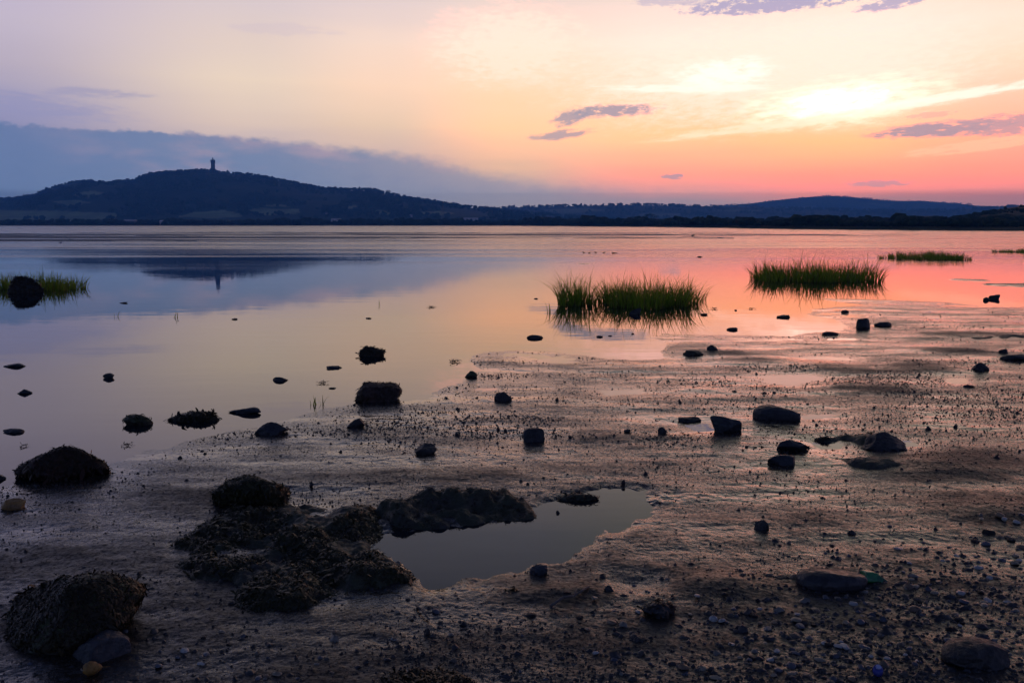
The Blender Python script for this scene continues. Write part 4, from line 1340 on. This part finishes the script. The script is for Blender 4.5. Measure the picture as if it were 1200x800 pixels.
# ------------------------------------------------------------------ low mounds of weed and mud
def mound(name, poly, hmax, label, cat, mat, seed, weed=None, nweed=0, wsize=0.04, edge=0.12, rough=0.35, res=0.012, lumps=5.0):
    P = [tuple(ground(*q, 0.01)) for q in poly]
    pa = np.array(P)
    lo, hi = pa.min(0) - 0.1, pa.max(0) + 0.1
    nx, ny = int((hi[0] - lo[0]) / res) + 2, int((hi[1] - lo[1]) / res) + 2
    GX, GY = np.meshgrid(np.linspace(lo[0], hi[0], nx), np.linspace(lo[1], hi[1], ny))
    sd = poly_sd(GX.ravel(), GY.ravel(), P).reshape(GX.shape)
    sd = sd + edge * 0.7 * fbm(GX * 6, GY * 6, seed, 4)
    d = smooth(sd, 0, edge) * (0.75 + 0.25 * smooth(sd, edge, edge * 3))
    lump = 0.75 + rough * 1.3 * fbm(GX * lumps, GY * lumps, seed + 7, 5, 0.55)
    base_z = H(GX.ravel(), GY.ravel(), False).reshape(GX.shape)
    base_z = np.where(base_z < 0.0, np.maximum(base_z, -0.02), base_z)
    Zm = base_z - 0.025 + (hmax + 0.025) * d * np.clip(lump, 0.2, 2) + d * 0.012 * fbm(GX * 40, GY * 40, seed + 8, 3)
    c = np.array((pa[:, 0].mean(), pa[:, 1].mean(), 0.0))
    V = np.stack([GX, GY, Zm], -1).reshape(-1, 3) - c
    F = grid_faces(ny, nx)
    keep = (sd > -0.02).ravel()
    F = F[keep[F].any(1)]
    used = np.unique(F)
    remap = np.full(len(V), -1)
    remap[used] = np.arange(len(used))
    V, F = V[used], remap[F]
    o = link(name, mesh_np(name, V, F, mat, True), None, tuple(c))
    tag(o, label, cat)
    if weed is not None:
        n = vert_normals(V, F)
        ok = np.where(sd.ravel()[used] > edge * 0.35)[0]
        w = fbm(V[ok, 0] * 4, V[ok, 1] * 4, seed + 30, 3)
        ok = ok[w > -0.12]
        sv, sf = frond_mesh(V[ok], n[ok], nweed, wsize, seed + 40, 0.3)
        link('seaweed', mesh_np('seaweed', sv, sf, weed, True), o)
    return o


mound('weed_mound', [(192, 640), (215, 625), (245, 606), (262, 596), (310, 596), (350, 588), (400, 590), (432, 592), (462, 600), (456, 624), (452, 645), (480, 660), (500, 678), (496, 690), (455, 696), (410, 700), (350, 718), (285, 730), (262, 712), (250, 690), (215, 680), (196, 662)],
      0.055, 'wide low mound matted with brown and green seaweed beside the big puddle', 'weed mound', MUDM, 3, WEEDG, 7500, 0.024, 0.13, 0.65)
mound('mud_ridge', [(424, 604), (452, 592), (490, 583), (530, 578), (600, 578), (628, 590), (632, 606), (606, 613), (575, 612), (540, 618), (500, 622), (455, 616)],
      0.075, 'raised dark mud ridge with a steep lip along the far side of the big puddle', 'mud ridge', MUDM, 9, WEED, 1500, 0.012, 0.06, 0.7)
mound('mud_hump', [(930, 515), (975, 509), (1020, 506), (1058, 514), (1056, 524), (1010, 527), (975, 519)], 0.10, 'long dark mud hump ending at the peaked rock on the right', 'mud hump', MUDM, 14, WEED, 700, 0.02, 0.2, 0.4, 0.02, 3)
mound('mud_hump', [(972, 536), (1010, 532), (1060, 538), (1072, 552), (1030, 556), (985, 548)], 0.05, 'low dark hump of mud in front of the long hump and its puddle', 'mud hump', MUDM, 17, None, 0, 0, 0.2, 0.4, 0.02, 3)
mound('weed_mat', [(420, 800), (440, 786), (490, 780), (540, 785), (562, 800), (540, 830), (440, 830)], 0.03, 'mat of dark seaweed cut by the bottom edge left of centre', 'seaweed mat', MUDM, 19, WEED, 2200, 0.016, 0.06, 0.7)
mound('weed_mat', [(572, 694), (600, 689), (640, 689), (662, 694), (640, 701), (590, 701)], 0.016, 'thin dark strip of weed on the mud in front of the big puddle', 'seaweed mat', MUDM, 21, WEED, 220, 0.02, 0.05, 0.5)
mound('weed_mat', [(1110, 397), (1150, 391), (1230, 392), (1230, 400), (1160, 400)], 0.05, 'dark flat bed of weed on the far mud at the right edge', 'seaweed mat', MUDM, 23, None, 0, 0, 0.4, 0.4, 0.05, 1.5)

# ------------------------------------------------------------------ small finds
SHELLW = simple('white_shell', (0.42, 0.40, 0.36), (0.26, 0.24, 0.21), 60, 0.4)
SHELLC = simple('cream_shell', (0.30, 0.24, 0.16), (0.19, 0.15, 0.10), 60, 0.45)
SHELLT = simple('tan_shell', (0.20, 0.13, 0.07), (0.13, 0.08, 0.05), 60, 0.45)
SHELLB = simple('blue_grey_pebble', (0.10, 0.105, 0.125), (0.06, 0.065, 0.08), 60, 0.4)
GLASSG = simple('green_find', (0.02, 0.17, 0.05), (0.01, 0.10, 0.03), 20, 0.25)
BLUEF = simple('blue_find', (0.05, 0.06, 0.30), (0.035, 0.04, 0.18), 20, 0.25)
LIPW = simple('pale_blue_lip', (0.40, 0.42, 0.62), rough=0.35)


def place(px, py):
    g = ground(px, py)
    z = max(float(H(np.array([g[0]]), np.array([g[1]]), False)[0]), 0.0)
    g = ground(px, py, z)
    return np.array((g[0], g[1], z)), math.hypot(g[1], CAM_H) / F_PX


def cockle(w, seed=0):
    """a ribbed half shell lying hollow side down"""
    nu, nv = 26, 9
    a = np.linspace(0, 2 * math.pi, nu, endpoint=False)
    r = np.linspace(1, 0, nv)
    Rg, Ag = np.meshgrid(r, a, indexing='ij')
    rib = 1 + 0.05 * np.cos(Ag * 13) * Rg
    x = Rg * np.cos(Ag) * rib
    y = Rg * np.sin(Ag) * 0.86 * rib + (1 - Rg) * 0.45
    z = 0.62 * np.sqrt(np.clip(1 - Rg ** 2, 0, 1)) * (1 + 0.04 * np.cos(Ag * 13)) - 0.05
    return np.stack([x, y, z], -1).reshape(-1, 3) * w / 2, grid_faces(nv, nu, True)


def find_shell(px, py, wpx, label, mat, seed, group=None, cat='shell', name='cockle_shell'):
    p, k = place(px, py)
    v, f = cockle(wpx * k, seed)
    o = link(name, mesh_np(name, v, f, mat, True), None, tuple(p))
    rg = np.random.default_rng(seed)
    o.rotation_euler = (rg.uniform(-.35, .35), rg.uniform(-.35, .35), rg.uniform(0, 6.28))
    return tag(o, label, cat, group)


find_shell(217, 763, 12, 'white cockle shell on the near left mud between boulder and weed mat', SHELLW, 1)
find_shell(208, 770, 7, 'small bluish shell just below the white one on the near left mud', SHELLB, 2)
find_shell(933, 727, 14, 'cream shell on the gravel below the flat black slab', SHELLC, 3)
find_shell(836, 725, 10, 'white shell in a pair on the near mud, the left one', SHELLW, 4)
find_shell(846, 727, 9, 'white shell in a pair on the near mud, the right one', SHELLW, 5)
find_shell(511, 716, 10, 'small grey white shell below the near end of the weed mound', SHELLB, 6)
find_shell(466, 660, 8, 'pale shell on the edge of the weed mound by the big puddle', SHELLC, 7)
find_shell(698, 765, 9, 'white shell chip on the near mud right of the bottom centre', SHELLW, 8)
find_shell(214, 657, 6, 'yellowish shell chip on the left flank of the wide weed mound', SHELLC, 9)
find_shell(1064, 688, 13, 'tan shell right of the green find and slab', SHELLT, 10)
find_shell(1072, 714, 15, 'tan shell on the gravel, lower of two below the green find', SHELLT, 11)
find_shell(1112, 751, 14, 'pale lilac shell lying behind the broad black boulder', SHELLB, 12)
find_shell(1139, 752, 11, 'cream shell resting on the back of the broad black boulder', SHELLC, 13)
find_shell(1020, 769, 8, 'white shell chip above the small blue find', SHELLW, 14)
find_shell(801, 782, 14, 'pale tan shell at the bottom edge right of centre, left of two', SHELLT, 15)
find_shell(823, 784, 11, 'pale tan shell at the bottom edge right of centre, right of two', SHELLC, 16)
find_shell(325, 790, 12, 'dull cream shell at the bottom edge between boulder and weed mat', SHELLC, 17)
find_shell(186, 780, 9, 'grey shell on the near mud right of the yellow whelk', SHELLB, 18)
find_shell(1189, 660, 10, 'cream shell on the gravel at the right edge', SHELLC, 19)
find_shell(1160, 677, 9, 'white shell on the gravel near the right edge', SHELLW, 20)

# yellow whelk by the grey stone
p, k = place(114, 789)
o = empty('whelk_shell', tuple(p), 0.25)
tag(o, 'orange yellow whelk shell in the near left corner under the grey stone', 'shell')
L = 27 * k
t = np.linspace(0, 1, 26)
a = np.linspace(0, 2 * math.pi, 20, endpoint=False)
Tg, Ag = np.meshgrid(t, a, indexing='ij')
rad = (0.30 * np.sin(np.clip(Tg * 1.25 + 0.1, 0, 1) * math.pi) ** 0.7 * (1 - 0.55 * Tg) + 0.01) * (1 + 0.10 * np.abs(np.sin(Tg * 17 + Ag * 0.5)))
v = np.stack([(Tg - 0.5), rad * np.cos(Ag), rad * np.sin(Ag) + 0.26], -1).reshape(-1, 3) * L
link('spire', mesh_np('spire', v, grid_faces(26, 20, True), YELL, True), o)
v = np.stack([0.12 * np.cos(a) - 0.42, 0.07 * np.sin(a) - 0.12, 0.05 * np.sin(a) + 0.36], -1)
v2 = v * np.array([1.0, 1, 1]) + np.array([-0.05, -0.05, 0])
vv = np.concatenate([v, v2 * 0.98]) * L
link('lip', mesh_np('lip', vv, grid_faces(2, 20, True), SHELLC, True), o)

# green glass shard leaning on the slab, and the blue find
p, k = place(1021, 679)
v, f = rock_shape(301, 3, 5, 0.06, 0.2)
v = v * np.array((15 * k, 11 * k, 7 * k)) + np.array((0, 0, 3.5 * k))
o = link('glass_shard', mesh_np('glass_shard', v, f, GLASSG, True), None, tuple(p))
o.rotation_euler = (0, 0.15, 0.3)
tag(o, 'green shard of sea glass against the right end of the flat black slab', 'glass shard')
p, k = place(1028.5, 791)
o = empty('blue_pebble', tuple(p))
tag(o, 'small bright blue egg shaped find on the gravel at the bottom edge', 'blue pebble')
v, f = rock_shape(311, 3, 2, 0.04)
link('body', mesh_np('body', v * np.array((5.5 * k, 5.5 * k, 6.5 * k)) + np.array((0, 0, 5 * k)), f, BLUEF, True), o)
link('pale_tip', mesh_np('pale_tip', v * np.array((3 * k, 3 * k, 2.2 * k)) + np.array((0, -1.2 * k, 10.2 * k)), f, LIPW, True), o)

# twigs
TWIG = simple('grey_twig', (0.10, 0.085, 0.075), (0.06, 0.05, 0.045), 30, 0.7)


def twig(pts, r, label, fork=None):
    p0, k = place(*pts[0])
    P = [place(*q)[0] + np.array((0, 0, r * (1.2 + 1.5 * (i % 2)))) - p0 for i, q in enumerate(pts)]
    b = MB()
    for i in range(len(P) - 1):
        b.bar(P[i], P[i + 1], r * (1 - 0.25 * i / len(P)), 6, r * (1 - 0.25 * (i + 1) / len(P)))
    if fork is not None:
        q = place(*fork)[0] + np.array((0, 0, r * 3)) - p0
        b.bar(P[len(P) // 2], q, r * 0.6, 5, r * 0.3)
    return tag(link('twig', b.build('twig', TWIG, None, True).data, None), label, 'twig') if False else (lambda o: (setattr(o, 'location', tuple(p0)), tag(o, label, 'twig'))[1])(b.build('twig', TWIG, None, True))


twig([(645, 712), (660, 704), (672, 700), (690, 691)], 0.006, 'crooked grey twig lying on the mud in front of the big puddle', (676, 694))
twig([(488, 711), (494, 717), (503, 727)], 0.004, 'short thin twig on the mud below the end of the weed mound')

# ------------------------------------------------------------------ birds far out on the water
GULL = simple('pale_feathers', (0.6, 0.6, 0.62), (0.45, 0.46, 0.5), 8, 0.7)
DUCK = simple('dark_feathers', (0.05, 0.045, 0.04), (0.03, 0.028, 0.026), 8, 0.7)


def bird(px, py, wpx, mat, label, flip=1):
    p = ground(px, py)
    L = wpx * p[1] / F_PX
    t = np.linspace(0, 1, 16)
    a = np.linspace(0, 2 * math.pi, 12, endpoint=False)
    prof_r = np.interp(t, [0, .08, .3, .55, .7, .76, .84, .92, 1], [0.01, .05, .17, .19, .12, .08, .10, .05, .008])
    prof_z = np.interp(t, [0, .3, .6, .74, .84, 1], [.14, .08, .10, .26, .33, .30])
    Tg, Ag = np.meshgrid(np.arange(16), a, indexing='ij')
    v = np.stack([flip * (t[Tg] - .5), prof_r[Tg] * np.cos(Ag) * 0.9, prof_z[Tg] + prof_r[Tg] * np.sin(Ag)], -1).reshape(-1, 3) * L
    o = link('water_bird', mesh_np('water_bird', v, grid_faces(16, 12, True), mat, True), None, (p[0], p[1], 0))
    return tag(o, label, 'bird')


bird(71, 285, 5, GULL, 'tiny pale bird on the far water at the near side of the eelgrass')
bird(83, 281.6, 5, DUCK, 'tiny dark bird on the eelgrass just right of the pale bird', -1)
bird(812, 276.5, 5, DUCK, 'tiny dark bird on the far water at the right end of the eelgrass')
for i, (x, y) in enumerate([(684, 296), (691, 296.4), (698, 296), (708, 296.2)]):
    bird(x, y, 3.5, DUCK, 'tiny dark duck in a loose row of four on the far water', 1 if i % 2 else -1)['group'] = 'ducks in a row on the far water'

# ------------------------------------------------------------------ worm casts, gravel and pebbles
def scatter_mesh(name, pos, size, flat, mat, seed, sub_v=None, attrs=None):
    n = len(pos)
    rg = np.random.default_rng(seed)
    base = np.array([(1, 0, 0), (-.5, .87, 0), (-.5, -.87, 0), (.5, .5, .75), (-.6, .1, .85), (.2, -.6, .7), (0, 0, 1.15), (.75, -.6, 0.1), (.4, .85, .1)])
    tri = np.array([(0, 8, 3), (8, 1, 4), (8, 4, 3), (1, 2, 4), (2, 7, 5), (7, 0, 3), (7, 3, 5), (2, 5, 4), (3, 4, 6), (4, 5, 6), (5, 3, 6)])
    a = rg.random(n) * 6.283
    ca, sa = np.cos(a)[:, None], np.sin(a)[:, None]
    b = base[None] * rg.uniform(0.7, 1.3, (n, len(base), 1))
    x = (b[..., 0] * ca - b[..., 1] * sa) * size[:, None] * rg.uniform(0.8, 1.5, (n, 1))
    y = (b[..., 0] * sa + b[..., 1] * ca) * size[:, None]
    z = b[..., 2] * size[:, None] * flat[:, None] - 0.15 * size[:, None]
    V = np.stack([x, y, z], -1) + pos[:, None, :]
    F = (tri[None] + (np.arange(n) * len(base))[:, None, None]).reshape(-1, 3)
    return mesh_np(name, V.reshape(-1, 3), F, mat, False)


rg = np.random.default_rng(5)
N0 = 420000
py = 345 + (815 - 345) * rg.random(N0) ** 0.95
pxr = rg.uniform(-60, 1260, N0)
g = np.array([ground(0, q) for q in np.linspace(340, 830, 2000)])
gy = np.interp(py, np.linspace(340, 830, 2000), g[:, 1])
gx = (pxr - 600) / F_PX * np.interp(py, np.linspace(340, 830, 2000), np.hypot(g[:, 1], 0) * 1.0) * 1.0
k_ = np.array([np.hypot(*(ground(600 + F_PX, q) - ground(600, q))) for q in np.linspace(340, 830, 2000)])
gx = (pxr - 600) / F_PX * np.interp(py, np.linspace(340, 830, 2000), k_)
gz = H(gx, gy)
pat = fbm(gx * 1.1, gy * 2.4, 61, 4)
den = (smooth(pat, -0.22, 0.2) * 0.85 + 0.15) * (0.25 + 0.75 * smooth(fbm(gx * 0.45, gy * 0.9, 66, 3), -0.25, 0.15))
near = smooth(gy, 3.6, 7.0)
keep = (gz > 0.0005) & (rg.random(N0) < den * (0.16 + 0.84 * near))
gx, gy, gz = gx[keep], gy[keep], gz[keep]
sz = (rg.gamma(1.7, 0.0013, len(gx)) + 0.0015) * (0.8 + 0.3 * smooth(gy, 4.0, 7.0))
CAST = simple('mud_cast', (0.016, 0.014, 0.013), (0.030, 0.026, 0.022), 40, 0.5, island=True)
kind(link('worm_casts', scatter_mesh('worm_casts', np.stack([gx, gy, gz], -1), sz, rg.uniform(0.5, 1.3, len(gx)), CAST, 3)), 'stuff')

# gravel, thickest at the near right
N1 = 9000
px1 = rg.uniform(-20, 1220, N1)
py1 = rg.uniform(560, 812, N1)
wgt = smooth(px1 + (py1 - 700) * 1.2, 620, 1150) * smooth(py1, 590, 720) + 0.10 * smooth(py1, 640, 760)
kp = rg.random(N1) < wgt
px1, py1 = px1[kp], py1[kp]
gg = np.array([ground(a, b) for a, b in zip(px1, py1)])
zz = H(gg[:, 0], gg[:, 1], True)
ok = zz > 0
gg, zz = gg[ok], zz[ok]


def gravel_mat():
    m, N, bs, out = new_mat('mixed_gravel')
    isl = N.n('ShaderNodeNewGeometry').outputs['Random Per Island']
    c = N.ramp(isl, [(0.0, (0.02, 0.019, 0.02)), (0.4, (0.035, 0.032, 0.034)), (0.6, (0.06, 0.05, 0.042)), (0.76, (0.11, 0.085, 0.06)), (0.87, (0.07, 0.074, 0.088)), (0.95, (0.17, 0.15, 0.12)), (1.0, (0.22, 0.20, 0.18))], 'CONSTANT')
    N.put(bs.inputs['Base Color'], c)
    bs.inputs['Roughness'].default_value = 0.5
    return m


kind(link('gravel', scatter_mesh('gravel', np.stack([gg[:, 0], gg[:, 1], zz], -1), rg.gamma(3, 0.0022, len(gg)) + 0.002, rg.uniform(0.5, 0.9, len(gg)), gravel_mat(), 7)), 'stuff')

# the larger pebbles and shell chips among the gravel, each a thing
PEB = [rock_shape(500 + i, 3, 5, 0.08) for i in range(4)]
PM = {'white': SHELLW, 'cream': SHELLC, 'tan': SHELLT, 'blue grey': SHELLB, 'black': DARK}
PEBME = {}
for c_, m_ in PM.items():
    for i, (v, f) in enumerate(PEB):
        PEBME[c_, i] = mesh_np('pebble', v, f, m_, True)
prs = random.Random(3)
zones = [('near the right edge', 1130, 1200, 600, 720), ('right of the flat slab', 1030, 1130, 640, 740), ('in front of the flat slab', 880, 1030, 700, 760), ('along the bottom right', 860, 1110, 756, 798), ('on the near mud right of centre', 660, 860, 690, 796), ('along the bottom left of centre', 190, 640, 715, 796)]
for zi, (zn, xa, xb, ya, yb) in enumerate(zones):
    for ci, c_ in enumerate(('white', 'cream', 'tan', 'blue grey', 'black')):
        nn = (6, 6, 5, 5, 5)[ci] if zi < 4 else (3, 3, 2, 2, 5)[ci]
        for q in range(nn):
            x, y = prs.uniform(xa, xb), prs.uniform(ya, yb)
            p, k = place(x, y)
            if p[2] <= 0:
                continue
            o = link('pebble', PEBME[c_, prs.randrange(4)], None, tuple(p))
            s = prs.uniform(2.2, 5.0) * k
            o.scale = (s * prs.uniform(1.0, 1.5), s, s * prs.uniform(0.45, 0.8))
            o.rotation_euler = (0, 0, prs.uniform(0, 6.28))
            tag(o, 'small %s pebble half sunk in the gravel %s' % (c_, zn), 'pebble', '%s pebbles %s' % (c_, zn))
